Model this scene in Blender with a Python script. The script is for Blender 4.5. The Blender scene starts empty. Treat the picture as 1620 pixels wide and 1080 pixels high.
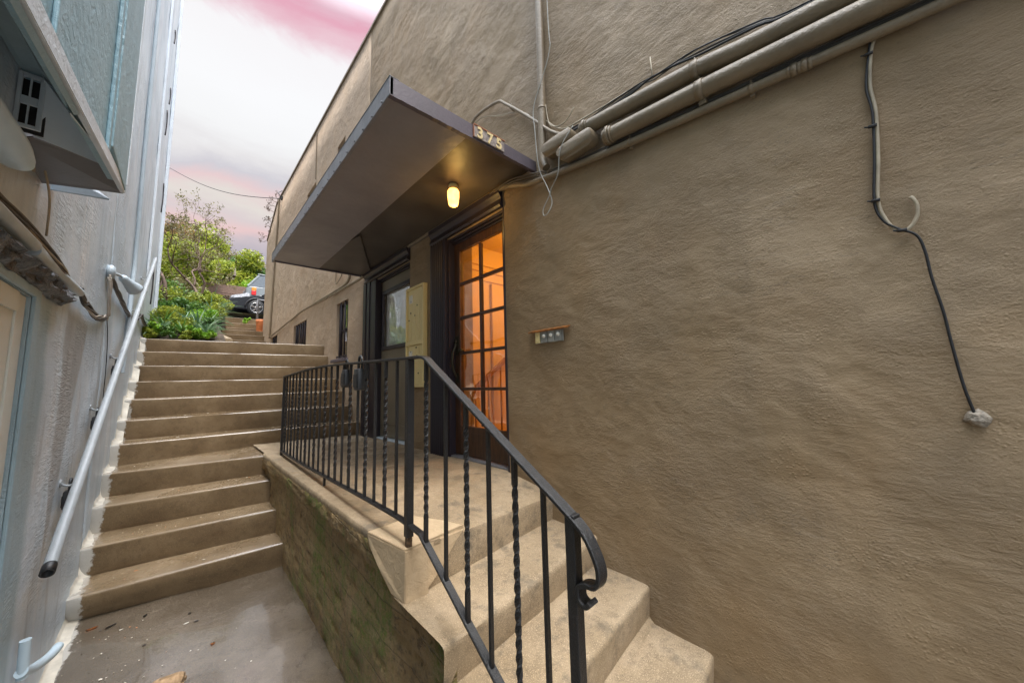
import bpy, bmesh, math, random
from mathutils import Vector, Matrix, noise
random.seed(7)
S = bpy.context.scene
COL = S.collection
PI = math.pi

# ------------------------------------------------------------------ materials
def lin(c):
    return tuple((x/12.92 if x <= .04045 else ((x+.055)/1.055)**2.4) for x in (v/255 for v in c)) + (1,)

class NT:
    def __init__(s, name):
        s.m = bpy.data.materials.new(name); s.m.use_nodes = True
        s.t = s.m.node_tree; s.t.nodes.clear()
        s.out = s.n('ShaderNodeOutputMaterial')
        s.b = s.n('ShaderNodeBsdfPrincipled'); s.l(s.b.outputs[0], s.out.inputs[0])
        s.tc = s.n('ShaderNodeTexCoord').outputs['Object']
    def n(s, k): return s.t.nodes.new(k)
    def l(s, a, b): s.t.links.new(a, b)
    def put(s, inp, v):
        if hasattr(v, 'is_linked') or isinstance(v, bpy.types.NodeSocket): s.l(v, inp)
        else: inp.default_value = v
    def math(s, op, a, b=0.0, c=0.0, clamp=False):
        n = s.n('ShaderNodeMath'); n.operation = op; n.use_clamp = clamp
        s.put(n.inputs[0], a); s.put(n.inputs[1], b); s.put(n.inputs[2], c); return n.outputs[0]
    def noise(s, scale, detail=4, rough=.55, stretch=None, dist=0, off=None):
        v = s.tc
        if stretch or off:
            mp = s.n('ShaderNodeMapping'); s.l(v, mp.inputs[0])
            if stretch: mp.inputs['Scale'].default_value = stretch
            if off: mp.inputs['Location'].default_value = off
            v = mp.outputs[0]
        n = s.n('ShaderNodeTexNoise'); s.l(v, n.inputs['Vector'])
        n.inputs['Scale'].default_value = scale; n.inputs['Detail'].default_value = detail
        n.inputs['Roughness'].default_value = rough; n.inputs['Distortion'].default_value = dist
        return n.outputs[0]
    def voro(s, scale, feat='F1', stretch=None):
        v = s.tc
        if stretch:
            mp = s.n('ShaderNodeMapping'); s.l(v, mp.inputs[0]); mp.inputs['Scale'].default_value = stretch; v = mp.outputs[0]
        n = s.n('ShaderNodeTexVoronoi'); n.feature = feat; s.l(v, n.inputs['Vector']); n.inputs['Scale'].default_value = scale
        return n.outputs[0]
    def ramp(s, f, stops):
        n = s.n('ShaderNodeValToRGB'); s.put(n.inputs[0], f)
        e = n.color_ramp.elements
        while len(e) < len(stops): e.new(.5)
        for i, (p, c) in enumerate(stops):
            e[i].position = p; e[i].color = c if len(c) == 4 else tuple(c)+(1,)
        return n.outputs[0]
    def step(s, f, a, b):
        n = s.n('ShaderNodeMapRange'); n.clamp = True
        s.put(n.inputs[0], f); n.inputs[1].default_value = a; n.inputs[2].default_value = b
        return n.outputs[0]
    def mix(s, f, a, b, mode='MIX'):
        n = s.n('ShaderNodeMix'); n.data_type = 'RGBA'; n.blend_type = mode
        s.put(n.inputs[0], f)
        for i, v in ((6, a), (7, b)):
            if isinstance(v, tuple) and len(v) == 3: v = v+(1,)
            s.put(n.inputs[i], v)
        return n.outputs[2]
    def xyz(s):
        n = s.n('ShaderNodeSeparateXYZ'); s.l(s.tc, n.inputs[0]); return n.outputs
    def bump(s, h, dist=.01, strength=1.0, base=None):
        n = s.n('ShaderNodeBump'); n.inputs['Strength'].default_value = strength
        n.inputs['Distance'].default_value = dist; s.l(h, n.inputs['Height'])
        if base is not None: s.l(base, n.inputs['Normal'])
        return n.outputs[0]
    def fin(s, col, rough=.6, nrm=None, metal=0, spec=.5, coat=0):
        if isinstance(col, tuple) and len(col) == 3: col = col+(1,)
        s.put(s.b.inputs['Base Color'], col); s.put(s.b.inputs['Roughness'], rough)
        s.put(s.b.inputs['Metallic'], metal); s.put(s.b.inputs['Specular IOR Level'], spec)
        if coat: s.put(s.b.inputs['Coat Weight'], coat)
        if nrm is not None: s.l(nrm, s.b.inputs['Normal'])
        return s.m

def simple(name, col, rough=.5, var=.25, scale=12, bd=.002, metal=0, spec=.5, bscale=60):
    t = NT(name); f = t.noise(scale, 5)
    a = tuple(c*(1-var) for c in col); b = tuple(min(1, c*(1+var)) for c in col)
    c = t.ramp(f, [(.3, a), (.7, b)])
    r = t.math('ADD', t.math('MULTIPLY', t.noise(scale*2, 3), .25), rough-.12)
    return t.fin(c, r, t.bump(t.noise(bscale, 4), bd), metal, spec)

def stucco_mat(name, ca, cb, cc, rough, dist=.012, streak=False):
    t = NT(name)
    big = t.noise(.9, 6, .6); mid = t.noise(5, 5, .6, (1, 1, .55))
    col = t.ramp(big, [(.3, ca), (.55, cb), (.75, cc)])
    col = t.mix(t.step(mid, .45, .75), col, tuple(v*.86 for v in cb[:3]))
    tint = t.noise(2.3, 3, .5, off=(3, 8, 1))
    col = t.mix(t.math('MULTIPLY', t.step(tint, .5, .7), .35), col, (cb[0]*1.08, cb[1]*.98, cb[2]*.85))
    a = t.noise(6, 5, .6, (1, 1, 1.6), .35)
    # trowel strokes, leaning
    mp = t.n('ShaderNodeMapping'); t.l(t.tc, mp.inputs[0]); mp.inputs['Rotation'].default_value = (math.radians(34), 0, 0); mp.inputs['Scale'].default_value = (1, .55, 1.4)
    n = t.n('ShaderNodeTexNoise'); t.l(mp.outputs[0], n.inputs['Vector']); n.inputs['Scale'].default_value = 48; n.inputs['Detail'].default_value = 6; n.inputs['Roughness'].default_value = .68; n.inputs['Distortion'].default_value = .45
    mp2 = t.n('ShaderNodeMapping'); t.l(t.tc, mp2.inputs[0]); mp2.inputs['Rotation'].default_value = (math.radians(-62), 0, 0); mp2.inputs['Scale'].default_value = (1, .4, 1.5)
    n2 = t.n('ShaderNodeTexNoise'); t.l(mp2.outputs[0], n2.inputs['Vector']); n2.inputs['Scale'].default_value = 40; n2.inputs['Detail'].default_value = 6; n2.inputs['Roughness'].default_value = .66; n2.inputs['Distortion'].default_value = .5
    sel = t.step(t.noise(1.9, 4, .6, off=(4, 4, 9)), .46, .54)
    strokes = t.math('ADD', t.math('MULTIPLY', n.outputs[0], sel), t.math('MULTIPLY', n2.outputs[0], t.math('SUBTRACT', 1.0, sel)))
    smooth_ = t.step(t.noise(1.3, 4, .6, off=(7, 1, 3)), .38, .60)
    broad = t.noise(2.6, 2.5, .5, (1, 1, 1.3), .3, (2, 2, 2))
    patch = t.step(t.noise(2.2, 3, .5, off=(9, 2, 4)), .38, .62)
    fine = t.noise(120, 5, .75)
    lumps = t.step(t.voro(75), .42, .05)
    lumps = t.math('MULTIPLY', lumps, t.step(t.noise(7, 3), .45, .62))
    h = t.math('ADD', t.math('MULTIPLY', a, 1.1), t.math('MULTIPLY', strokes, t.math('ADD', t.math('MULTIPLY', patch, .75), .15)))
    h = t.math('ADD', t.math('MULTIPLY', h, t.math('ADD', t.math('MULTIPLY', smooth_, .75), .3)), t.math('MULTIPLY', fine, t.math('ADD', t.math('MULTIPLY', smooth_, .28), .12)))
    h = t.math('ADD', h, t.math('MULTIPLY', broad, 2.2))
    h = t.math('ADD', h, t.math('MULTIPLY', lumps, .11))
    return t, col, t.bump(h, dist), h

M = {}
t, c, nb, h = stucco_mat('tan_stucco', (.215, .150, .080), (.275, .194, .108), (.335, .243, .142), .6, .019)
X = t.xyz()
# damp dirty foot of the wall, hairline cracks
drip = t.step(t.noise(7, 5, .65, (1, 1, .07), .2, (1, 5, 0)), .52, .70)
c = t.mix(t.math('MULTIPLY', t.math('MULTIPLY', drip, t.step(t.noise(1.5, 3, .5, off=(0, 2, 3)), .4, .6)), .32), c, (.16, .115, .066))
grime = t.math('MULTIPLY', t.step(t.noise(38, 5, .75), .55, .72), t.step(t.noise(3, 4, .6, off=(3, 3, 3)), .42, .6))
c = t.mix(t.math('MULTIPLY', grime, .35), c, (.13, .095, .056))
cr = t.noise(1.3, 8, .66, (1, .7, 2.4), off=(1.3, 0, .4))
line = t.step(t.math('ABSOLUTE', t.math('SUBTRACT', cr, .5)), .0028, .0)
line = t.math('MULTIPLY', line, t.step(t.noise(1.1, 2, off=(5, 5, 2)), .5, .56))
c = t.mix(t.math('MULTIPLY', line, .7), c, (.09, .07, .05))
dirt = t.math('MULTIPLY', t.step(t.math('SUBTRACT', t.noise(9, 5, .7), t.math('MULTIPLY', t.math('ADD', X[2], 1.4), 1.3)), .35, .75), .6)
c = t.mix(dirt, c, (.11, .085, .06))
M['stucco'] = t.fin(c, .62, nb, spec=.42)
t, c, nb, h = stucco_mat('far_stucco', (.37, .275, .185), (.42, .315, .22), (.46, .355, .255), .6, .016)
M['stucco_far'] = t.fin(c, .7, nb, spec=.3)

t = NT('blue_grey_wall')   # glossy weathered paint on the left building
X = t.xyz()
big = t.noise(1.3, 6, .6); streak = t.noise(3.2, 6, .62, (1, 1.6, .18), .6)
col = t.ramp(big, [(.3, (.40, .48, .54)), (.5, (.50, .58, .645)), (.7, (.60, .67, .73))])
col = t.mix(t.math('MULTIPLY', t.step(streak, .5, .68), .6), col, (.68, .70, .72))
col = t.mix(t.math('MULTIPLY', t.step(t.noise(4.5, 6, .7, (1, 1.8, .22), .5, (4, 1, 7)), .54, .72), .55), col, (.19, .185, .18))
yy, zz = X[1], X[2]
run = t.math('MULTIPLY', t.math('MULTIPLY', t.step(t.math('ABSOLUTE', t.math('SUBTRACT', yy, 3.42)), .16, .06), t.step(zz, .55, .8)), t.step(zz, 1.35, 1.25))
run = t.math('MULTIPLY', run, t.step(t.noise(14, 5, .7, (1, 1.6, .10), .3), .45, .56))
col = t.mix(t.math('MULTIPLY', run, .8), col, (.80, .80, .80))
w = t.math('MULTIPLY', t.math('SUBTRACT', t.noise(5, 4), .5), .1)
y2 = t.math('ADD', yy, w)
# repainted darker stripe below the cable run
stripe = t.math('MULTIPLY', t.step(y2, 3.15, 3.19), t.step(t.math('SUBTRACT', y2, t.math('MULTIPLY', zz, .42)), 3.58, 3.53))
stripe = t.math('MULTIPLY', stripe, t.step(zz, .50, .44))
col = t.mix(t.math('MULTIPLY', stripe, .6), col, (.20, .185, .165))
# bluer raw band beside the window
blue = t.math('MULTIPLY', t.step(y2, 2.86, 2.78), t.step(zz, .5, .4))
col = t.mix(t.math('MULTIPLY', blue, .75), col, (.25, .37, .42))
chips = t.math('MULTIPLY', t.step(t.noise(24, 6, .75), .6, .66), t.step(zz, -.6, -1.3))
col = t.mix(chips, col, (.62, .60, .55))
patch = t.noise(2.0, 4, .6, off=(2, 2, 9))
mp = t.n('ShaderNodeMapping'); t.l(t.tc, mp.inputs[0]); mp.inputs['Rotation'].default_value = (math.radians(35), 0, 0); mp.inputs['Scale'].default_value = (1, .3, 1.5)
n = t.n('ShaderNodeTexNoise'); t.l(mp.outputs[0], n.inputs['Vector']); n.inputs['Scale'].default_value = 30; n.inputs['Detail'].default_value = 6; n.inputs['Distortion'].default_value = 1.5
vert = t.noise(16, 6, .65, (1, 1, .25), 1)
h = t.math('ADD', t.math('MULTIPLY', n.outputs[0], t.math('ADD', t.step(patch, .45, .6), .15)), t.math('MULTIPLY', vert, .7))
h = t.math('ADD', h, t.math('MULTIPLY', t.noise(110, 4, .7), .15))
M['left_wall'] = t.fin(col, t.math('ADD', t.math('MULTIPLY', t.noise(6, 4), .35), .22), t.bump(h, .007), spec=.75)

def paint(name, col, rough, bd=.004, dirt=.3, bscale=40):
    t = NT(name)
    f = t.noise(7, 6, .65, (1, 1, .5)); g = t.noise(38, 5, .7)
    c = t.mix(t.math('MULTIPLY', t.step(f, .42, .75), dirt), tuple(col), tuple(v*.55 for v in col))
    c = t.mix(t.math('MULTIPLY', t.step(g, .66, .74), dirt), c, tuple(v*.4 for v in col))
    return t.fin(c, t.math('ADD', t.math('MULTIPLY', f, .25), rough-.12), t.bump(t.noise(bscale, 5, .6, dist=.6), bd))
M['blue_panel'] = paint('blue_painted_panel', (.25, .40, .47), .42, .006, .18, 25)
M['blue_trim'] = paint('blue_grey_trim', (.33, .46, .53), .38, .003, .25)
M['grey_sheet'] = paint('pale_grey_sheet_metal', (.66, .75, .82), .33, .0015, .25)
M['dark_sheet'] = paint('dark_grey_sheet_metal', (.16, .16, .17), .35, .0015, .3)
M['white_trim'] = paint('white_chipped_trim', (.68, .74, .80), .5, .004, .35)
M['cream_board'] = paint('cream_board', (.70, .72, .66), .45, .002, .2)
M['cream_metal'] = paint('cream_metal', (.74, .60, .28), .42, .001, .14)
M['cream_paint'] = paint('cream_wall_paint', (.50, .375, .235), .5, .006, .5, 25)
M['pipe_tan'] = paint('painted_conduit', (.215, .165, .105), .42, .004, .55, 55)
M['pipe_grey'] = paint('grey_painted_pipe', (.46, .54, .60), .36, .002, .3)
M['pipe_white'] = paint('pale_blue_plastic_pipe', (.50, .62, .70), .32, .001, .15)
M['silver_rail'] = paint('silver_painted_pipe', (.30, .325, .34), .36, .0015, .3, 90)
M['brown_cable'] = simple('brown_cable', (.10, .088, .075), .55)
M['dark_cable'] = simple('dark_cable', (.010, .010, .011), .5)
M['beige_cable'] = simple('beige_cable', (.36, .30, .21), .5)
M['white_cable'] = simple('weathered_white_cable', (.42, .38, .33), .5)
M['black_rubber'] = simple('black_rubber', (.014, .014, .015), .45)
M['dark_frame'] = paint('dark_plum_paint', (.024, .018, .025), .42, .002, .3)
M['fascia'] = paint('plum_grey_fascia', (.105, .088, .105), .46, .0015, .6, 60)
M['fascia_metal'] = paint('weathered_grey_flashing', (.22, .215, .23), .35, .004, .45, 20)
M['plum_edge'] = paint('rust_edge', (.30, .11, .05), .6, .002, .3)
M['copper'] = simple('tarnished_copper', (.45, .18, .05), .4, .5, 30, metal=.6)
M['brass'] = simple('aged_brass', (.05, .045, .03), .4, .3, 30, metal=.7)
M['number_plate'] = simple('mottled_number_plate', (.26, .22, .20), .4, .5, 40)
M['number_gold'] = simple('pale_gold_figure', (.66, .52, .27), .45, .1, 60)
M['grey_plastic'] = simple('grey_plastic', (.30, .30, .27), .35)
M['button'] = simple('pearl_button', (.75, .72, .64), .2, .1)
M['black_lock'] = simple('black_lockbox_coating', (.028, .03, .033), .42)
M['chrome'] = simple('chrome', (.55, .55, .55), .2, .2, metal=1)
M['foam'] = simple('pale_expanding_foam', (.26, .22, .17), .6, .4, 60, .01)
M['terracotta'] = simple('terracotta', (.62, .20, .07), .65, .2)

t = NT('soffit_board')
f = t.noise(2.2, 5, .6)
c = t.ramp(f, [(.3, (.20, .185, .19)), (.7, (.27, .25, .255))])
M['soffit'] = t.fin(c, t.math('ADD', t.math('MULTIPLY', t.noise(3, 4), .3), .22), t.bump(t.noise(7, 4), .006), spec=.55)

M['ceiling_shade'] = simple('shaded_brown_ceiling', (.085, .072, .060), .42, .3, 3, .003, bscale=9)  # shade of the canopy recess put into the ceiling colour
t = NT('wrought_iron')     # black enamel, pitted, brown rust freckles
f = t.noise(60, 5, .7); g = t.noise(9, 4)
c = t.mix(t.math('MULTIPLY', t.step(f, .6, .7), .7), (.008, .008, .009), (.06, .038, .025))
c = t.mix(t.math('MULTIPLY', t.step(g, .6, .72), .2), c, (.07, .055, .05))
M['iron'] = t.fin(c, t.math('ADD', t.math('MULTIPLY', f, .35), .2), t.bump(t.noise(140, 5, .7), .003), spec=.6)
M['iron_rust'] = simple('flaking_rusty_iron', (.12, .07, .035), .7, .9, 60, .006)

t = NT('dark_stained_wood')
g = t.noise(7, 6, .6, (1, 5, .5), 1.2)
c = t.ramp(g, [(.3, (.022, .010, .005)), (.55, (.06, .026, .011)), (.75, (.11, .05, .02))])
M['door_wood'] = t.fin(c, .34, t.bump(t.noise(30, 5, .6, (1, 6, .5)), .002), spec=.5)
t = NT('olive_door_paint')
M['door_paint'] = t.fin(t.ramp(t.noise(4, 4), [(.3, (.17, .14, .095)), (.7, (.21, .175, .12))]), .42, t.bump(t.noise(60, 4), .001))

def wet(name, dark, mid, light, green=None, rlo=.12, rhi=.55, speck=.5, bd=.008, paintedge=False, wetscale=1.6):
    t = NT(name); X = t.xyz()
    f = t.noise(2.4, 7, .65); g = t.noise(16, 6, .7); sp = t.noise(260, 2, .6)
    c = t.ramp(f, [(.28, dark), (.52, mid), (.76, light)])
    c = t.mix(t.math('MULTIPLY', t.step(g, .5, .68), .5), c, tuple(v*.5 for v in mid))
    c = t.mix(t.math('MULTIPLY', t.step(t.noise(55, 5, .8, off=(2, 9, 4)), .56, .70), .5), c, tuple(v*.42 for v in mid))
    c = t.mix(t.math('MULTIPLY', t.step(sp, .56, .70), speck), c, tuple(min(1, v*2.1) for v in light))
    c = t.mix(t.math('MULTIPLY', t.step(t.noise(190, 2, .6, off=(7, 1, 3)), .60, .72), speck), c, tuple(v*.3 for v in dark))
    if green:
        c = t.mix(t.math('MULTIPLY', t.step(t.noise(6, 5, .7, off=(1, 6, 2)), .58, .7), .5), c, green)
    if paintedge:
        e = t.math('ADD', X[0], t.math('MULTIPLY', t.math('SUBTRACT', t.noise(9, 6, .75), .5), .16))
        k = t.step(e, -.425, -.437)
        c = t.mix(k, c, (.46, .44, .40)); 
    r = t.step(t.noise(wetscale, 7, .66, off=(3, 1, 5)), .44, .56)
    r = t.math('ADD', t.math('MULTIPLY', r, rhi-rlo), rlo)
    r = t.math('ADD', r, t.math('MULTIPLY', g, .08))
    h = t.math('ADD', t.math('MULTIPLY', t.noise(9, 5, .6), .8), t.math('MULTIPLY', sp, .14))
    h = t.math('ADD', h, t.math('MULTIPLY', t.noise(60, 4, .7), .22))
    return t, c, r, t.bump(h, bd)
t, c, r, b = wet('wet_brown_concrete', (.095, .060, .030), (.15, .102, .054), (.215, .155, .092), None, .08, .30, .3, .004, True)
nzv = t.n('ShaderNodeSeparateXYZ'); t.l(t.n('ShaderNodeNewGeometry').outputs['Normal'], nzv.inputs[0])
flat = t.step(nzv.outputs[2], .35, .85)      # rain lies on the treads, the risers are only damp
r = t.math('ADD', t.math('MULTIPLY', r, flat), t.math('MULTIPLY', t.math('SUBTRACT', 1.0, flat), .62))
tread_light = t.math('MULTIPLY', flat, t.math('ADD', .25, t.math('MULTIPLY', t.step(t.noise(3.3, 5, .65, off=(8, 2, 1)), .4, .62), .55)))
c = t.mix(t.math('MULTIPLY', tread_light, .8), c, (.30, .225, .145))      # sky light on up-facing treads put into the colour
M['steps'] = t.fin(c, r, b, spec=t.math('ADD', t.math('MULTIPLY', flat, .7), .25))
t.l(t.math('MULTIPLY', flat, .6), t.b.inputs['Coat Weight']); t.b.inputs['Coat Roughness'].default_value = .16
t, c, r, b = wet('wet_alley_concrete', (.065, .050, .034), (.105, .083, .060), (.155, .125, .094), None, .015, .22, .35, .004, True, 1.2)
M['ground_wet'] = t.fin(c, r, b, spec=1.0)
t.b.inputs['Coat Weight'].default_value = 1.0; t.b.inputs['Coat Roughness'].default_value = .05
t, c, r, b = wet('sandy_concrete', (.20, .145, .085), (.30, .225, .14), (.40, .31, .21), None, .34, .7, .55, .006)
st = t.math('MULTIPLY', t.step(t.noise(5.5, 6, .7, off=(2.2, .3, 1)), .52, .64), .6)
c = t.mix(st, c, (.10, .085, .065))
crk = t.step(t.math('ABSOLUTE', t.math('SUBTRACT', t.noise(1.4, 7, .68, off=(1, 2, 7)), .5)), .004, .0)
c = t.mix(t.math('MULTIPLY', crk, .5), c, (.09, .07, .05))
M['landing'] = t.fin(c, r, b, spec=.4)

t = NT('mossy_board_formed_concrete'); X = t.xyz()
f = t.noise(3, 7, .68, (1, 1, 1.6)); g = t.noise(26, 6, .72)
c = t.ramp(f, [(.28, (.20, .12, .045)), (.5, (.38, .25, .105)), (.72, (.52, .38, .20))])
c = t.mix(t.math('MULTIPLY', t.step(g, .5, .66), .7), c, (.05, .034, .018))
c = t.mix(t.math('MULTIPLY', t.step(t.noise(70, 5, .8, off=(1, 1, 8)), .54, .68), .6), c, (.35, .27, .16))
moss = t.noise(2.6, 7, .72, (1, 1.1, .55), .5, (4, 3, 1))
mk = t.math('MULTIPLY', t.math('MULTIPLY', t.step(moss, .45, .56), t.step(X[1], 4.2, 3.6)), t.math('ADD', t.math('MULTIPLY', t.step(t.noise(32, 6, .8, off=(6, 6, 1)), .44, .58), .75), .25))
c = t.mix(t.math('MULTIPLY', mk, .9), c, t.ramp(g, [(.3, (.06, .105, .008)), (.7, (.22, .33, .03))]))
c = t.mix(t.step(t.noise(120, 2, .5), .70, .74), c, (.30, .26, .19))
brd = t.math('SUBTRACT', t.math('ADD', X[2], t.math('MULTIPLY', X[1], -.10)), t.math('MULTIPLY', t.noise(4, 4), .03))
fr = t.math('ABSOLUTE', t.math('SUBTRACT', t.math('FRACT', t.math('DIVIDE', brd, .185)), .5))
gro = t.step(fr, .03, .0)
h = t.math('ADD', t.math('MULTIPLY', g, 1.0), t.math('MULTIPLY', gro, -.45))
h = t.math('ADD', h, t.math('MULTIPLY', t.noise(80, 5, .75), .8))
c = t.mix(t.math('MULTIPLY', gro, .4), c, (.02, .014, .008))
M['moss_wall'] = t.fin(c, t.math('ADD', t.math('MULTIPLY', f, .4), .32), t.bump(h, .03), spec=.4)
M['rubble'] = simple('tarry_rubble', (.10, .105, .11), .4, .9, 18, .03, bscale=30)
M['chip_white'] = simple('paint_chip', (.58, .54, .46), .5)
M['leaf_orange'] = simple('dead_leaf', (.50, .19, .06), .5)
M['leaf_black'] = simple('rotten_leaf', (.012, .010, .009), .3)
M['broken'] = simple('broken_tan_concrete', (.34, .22, .12), .6, .4, 20, .02)
M['asphalt'] = simple('asphalt', (.055, .055, .055), .7)
M['soil'] = simple('planter_soil', (.07, .048, .03), .85, .5, 20, .03, bscale=25)
M['hill'] = simple('hillside_ground', (.09, .085, .04), .9, .5, 3, .05, bscale=6)

def foliage(name, cols, scale=2.0, rough=.5):
    t = NT(name); f = t.noise(scale, 4, .7)
    g = t.n('ShaderNodeNewGeometry').outputs['Random Per Island']
    v = t.math('ADD', t.math('MULTIPLY', f, .6), t.math('MULTIPLY', g, .4))
    c = t.ramp(v, [(.25+.5*i/(len(cols)-1), k) for i, k in enumerate(cols)])
    t.fin(c, rough)
    t.b.inputs['Subsurface Weight'].default_value = 0
    # thin leaves let some light through
    tr = t.n('ShaderNodeBsdfTranslucent'); t.l(c, tr.inputs[0])
    mx = t.n('ShaderNodeMixShader'); mx.inputs[0].default_value = .35
    t.l(t.b.outputs[0], mx.inputs[1]); t.l(tr.outputs[0], mx.inputs[2]); t.l(mx.outputs[0], t.out.inputs[0])
    return t.m
M['leaf_lime'] = foliage('lime_foliage', [(.11, .16, .02), (.27, .33, .03), (.46, .46, .06)])
M['leaf_green'] = foliage('green_foliage', [(.04, .095, .02), (.09, .20, .03), (.20, .32, .06)])
M['leaf_olive'] = foliage('olive_foliage', [(.08, .075, .03), (.18, .165, .06), (.30, .25, .11)])
M['leaf_rust'] = foliage('rusty_foliage', [(.16, .09, .03), (.30, .16, .05), (.30, .22, .06)])
M['leaf_aloe'] = foliage('grey_green_blades', [(.07, .15, .07), (.14, .24, .12), (.24, .33, .20)])
M['leaf_bright'] = foliage('bright_succulent', [(.10, .26, .02), (.22, .42, .03), (.38, .52, .06)])
M['bark'] = simple('grey_brown_bark', (.13, .085, .06), .8, .4, 20, .01)
M['fence_wood'] = simple('weathered_reddish_wood', (.19, .115, .085), .7, .3, 14)
M['house_wall'] = simple('brown_house_wall', (.11, .08, .065), .8, .2)

def glass(name, tint=(1, 1, 1), extra=.06, rough=.01):
    t = NT(name); t.t.nodes.remove(t.b)
    tr = t.n('ShaderNodeBsdfTransparent'); tr.inputs[0].default_value = tint+(1,)
    gl = t.n('ShaderNodeBsdfGlossy'); gl.inputs['Roughness'].default_value = rough
    fr = t.n('ShaderNodeLayerWeight'); fr.inputs[0].default_value = .5   # symmetric facing term: same from both sides of the pane
    fo = t.math('ADD', t.math('MULTIPLY', t.math('POWER', fr.outputs[1], 3.0), .75), .05)
    nb = t.bump(t.noise(2.2, 2), .006); t.l(nb, gl.inputs['Normal'])
    mx = t.n('ShaderNodeMixShader'); t.l(t.math('ADD', fo, extra, clamp=True), mx.inputs[0])
    t.l(tr.outputs[0], mx.inputs[1]); t.l(gl.outputs[0], mx.inputs[2]); t.l(mx.outputs[0], t.out.inputs[0])
    return t.m
M['glass'] = glass('window_glass')
M['glass_door'] = glass('door_glass', (1, .93, .8), .05)
M['curtain'] = simple('pale_curtain', (.82, .82, .78), .6, .15, 8)
M['dark_room'] = simple('dark_room', (.03, .03, .03), .8)
M['green_pane'] = simple('dim_greenish_blind', (.16, .20, .15), .5)
M['room_wall'] = simple('warm_plaster', (.74, .56, .36), .7, .05, 3)
M['room_trim'] = simple('warm_wood_trim', (.30, .15, .06), .5, .2)
def emis(name, col, st):
    t = NT(name); t.b.inputs['Base Color'].default_value = col+(1,)
    t.b.inputs['Emission Color'].default_value = col+(1,)
    # glass jar glows unevenly: hottest round the bulb
    n = t.math('ADD', t.math('MULTIPLY', t.noise(22, 2), st*1.2), st*.4)
    t.l(n, t.b.inputs['Emission Strength']); return t.m
M['jar'] = emis('glowing_jar_glass', (1, .46, .10), 2.5)
M['car_silver'] = simple('silver_car_paint', (.20, .22, .23), .3, .05, bd=0)
M['car_dark'] = simple('dark_car_paint', (.012, .014, .018), .3, .1, bd=0, spec=.4)
M['car_cover'] = simple('crumpled_clear_plastic', (.12, .12, .13), .35, .8, 14, .06, bscale=9)
M['car_glass'] = simple('dark_car_glass', (.10, .115, .13), .08, .1, bd=0, spec=.9)
M['red_lens'] = simple('red_lens', (.65, .02, .02), .15, .1, bd=0)
M['amber_lens'] = simple('amber_lens', (.80, .26, .03), .15, .1, bd=0)

# ------------------------------------------------------------------ object helpers
def tag(o, label=None, cat=None, group=None, kind=None):
    if label: o['label'] = label
    if cat: o['category'] = cat
    if group: o['group'] = group
    if kind: o['kind'] = kind
    return o
def empty(name, loc, label, cat, group=None):
    o = bpy.data.objects.new(name, None); COL.objects.link(o); o.location = loc; o.empty_display_size = .1
    return tag(o, label, cat, group)
def build(name, bm, mats, parent=None, smooth=False, recalc=True):
    if recalc: bmesh.ops.recalc_face_normals(bm, faces=bm.faces)
    me = bpy.data.meshes.new(name); bm.to_mesh(me); bm.free()
    for m in (mats if isinstance(mats, (list, tuple)) else [mats]): me.materials.append(M[m])
    if smooth:
        for p in me.polygons: p.use_smooth = True
    o = bpy.data.objects.new(name, me); COL.objects.link(o)
    if parent is not None:
        o.parent = parent
        # every mesh is drawn in world coordinates: undo the parents' own offsets
        off = Vector((0, 0, 0)); p = parent
        while p: off += Vector(p.location); p = p.parent
        o.location = -off
    return o
def BM(): return bmesh.new()
def smooth_angle(o, deg=40):
    for p in o.data.polygons: p.use_smooth = True
    md = None
    try: o.data.set_sharp_from_angle(angle=math.radians(deg))
    except Exception: pass
    return o

def box(bm, a, b, bev=0, mi=0):
    (x0, y0, z0), (x1, y1, z1) = a, b
    vs = [bm.verts.new((x, y, z)) for x in (x0, x1) for y in (y0, y1) for z in (z0, z1)]
    fs = []
    for q in ((0, 1, 3, 2), (4, 6, 7, 5), (0, 4, 5, 1), (2, 3, 7, 6), (0, 2, 6, 4), (1, 5, 7, 3)):
        f = bm.faces.new([vs[i] for i in q]); f.material_index = mi; fs.append(f)
    if bev:
        es = list({e for f in fs for e in f.edges})
        bmesh.ops.bevel(bm, geom=es, offset=bev, segments=2, affect='EDGES', profile=.5)
def prism(bm, poly, axis, a, b, bev=0, mi=0):
    """poly: list of 2-D points in the plane normal to axis (order of the remaining axes x<y<z)"""
    def mk(p, t):
        return {'x': (t, p[0], p[1]), 'y': (p[0], t, p[1]), 'z': (p[0], p[1], t)}[axis]
    A = [bm.verts.new(mk(p, a)) for p in poly]; B = [bm.verts.new(mk(p, b)) for p in poly]
    n = len(poly); fs = [bm.faces.new(A), bm.faces.new(B[::-1])]
    for i in range(n): fs.append(bm.faces.new((A[i], B[i], B[(i+1) % n], A[(i+1) % n])))
    for f in fs: f.material_index = mi
    if bev:
        es = list({e for f in fs for e in f.edges})
        bmesh.ops.bevel(bm, geom=es, offset=bev, segments=2, affect='EDGES')
def plate(bm, pts, th, mi=0):
    """thin sheet from a planar-ish polygon, thickened along its normal"""
    P = [Vector(p) for p in pts]; n = (P[1]-P[0]).cross(P[2]-P[0]).normalized()*th
    A = [bm.verts.new(p) for p in P]; B = [bm.verts.new(p+n) for p in P]
    f = [bm.faces.new(A), bm.faces.new(B[::-1])]
    for i in range(len(P)): f.append(bm.faces.new((A[i], B[i], B[(i+1) % len(P)], A[(i+1) % len(P)])))
    for q in f: q.material_index = mi
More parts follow.
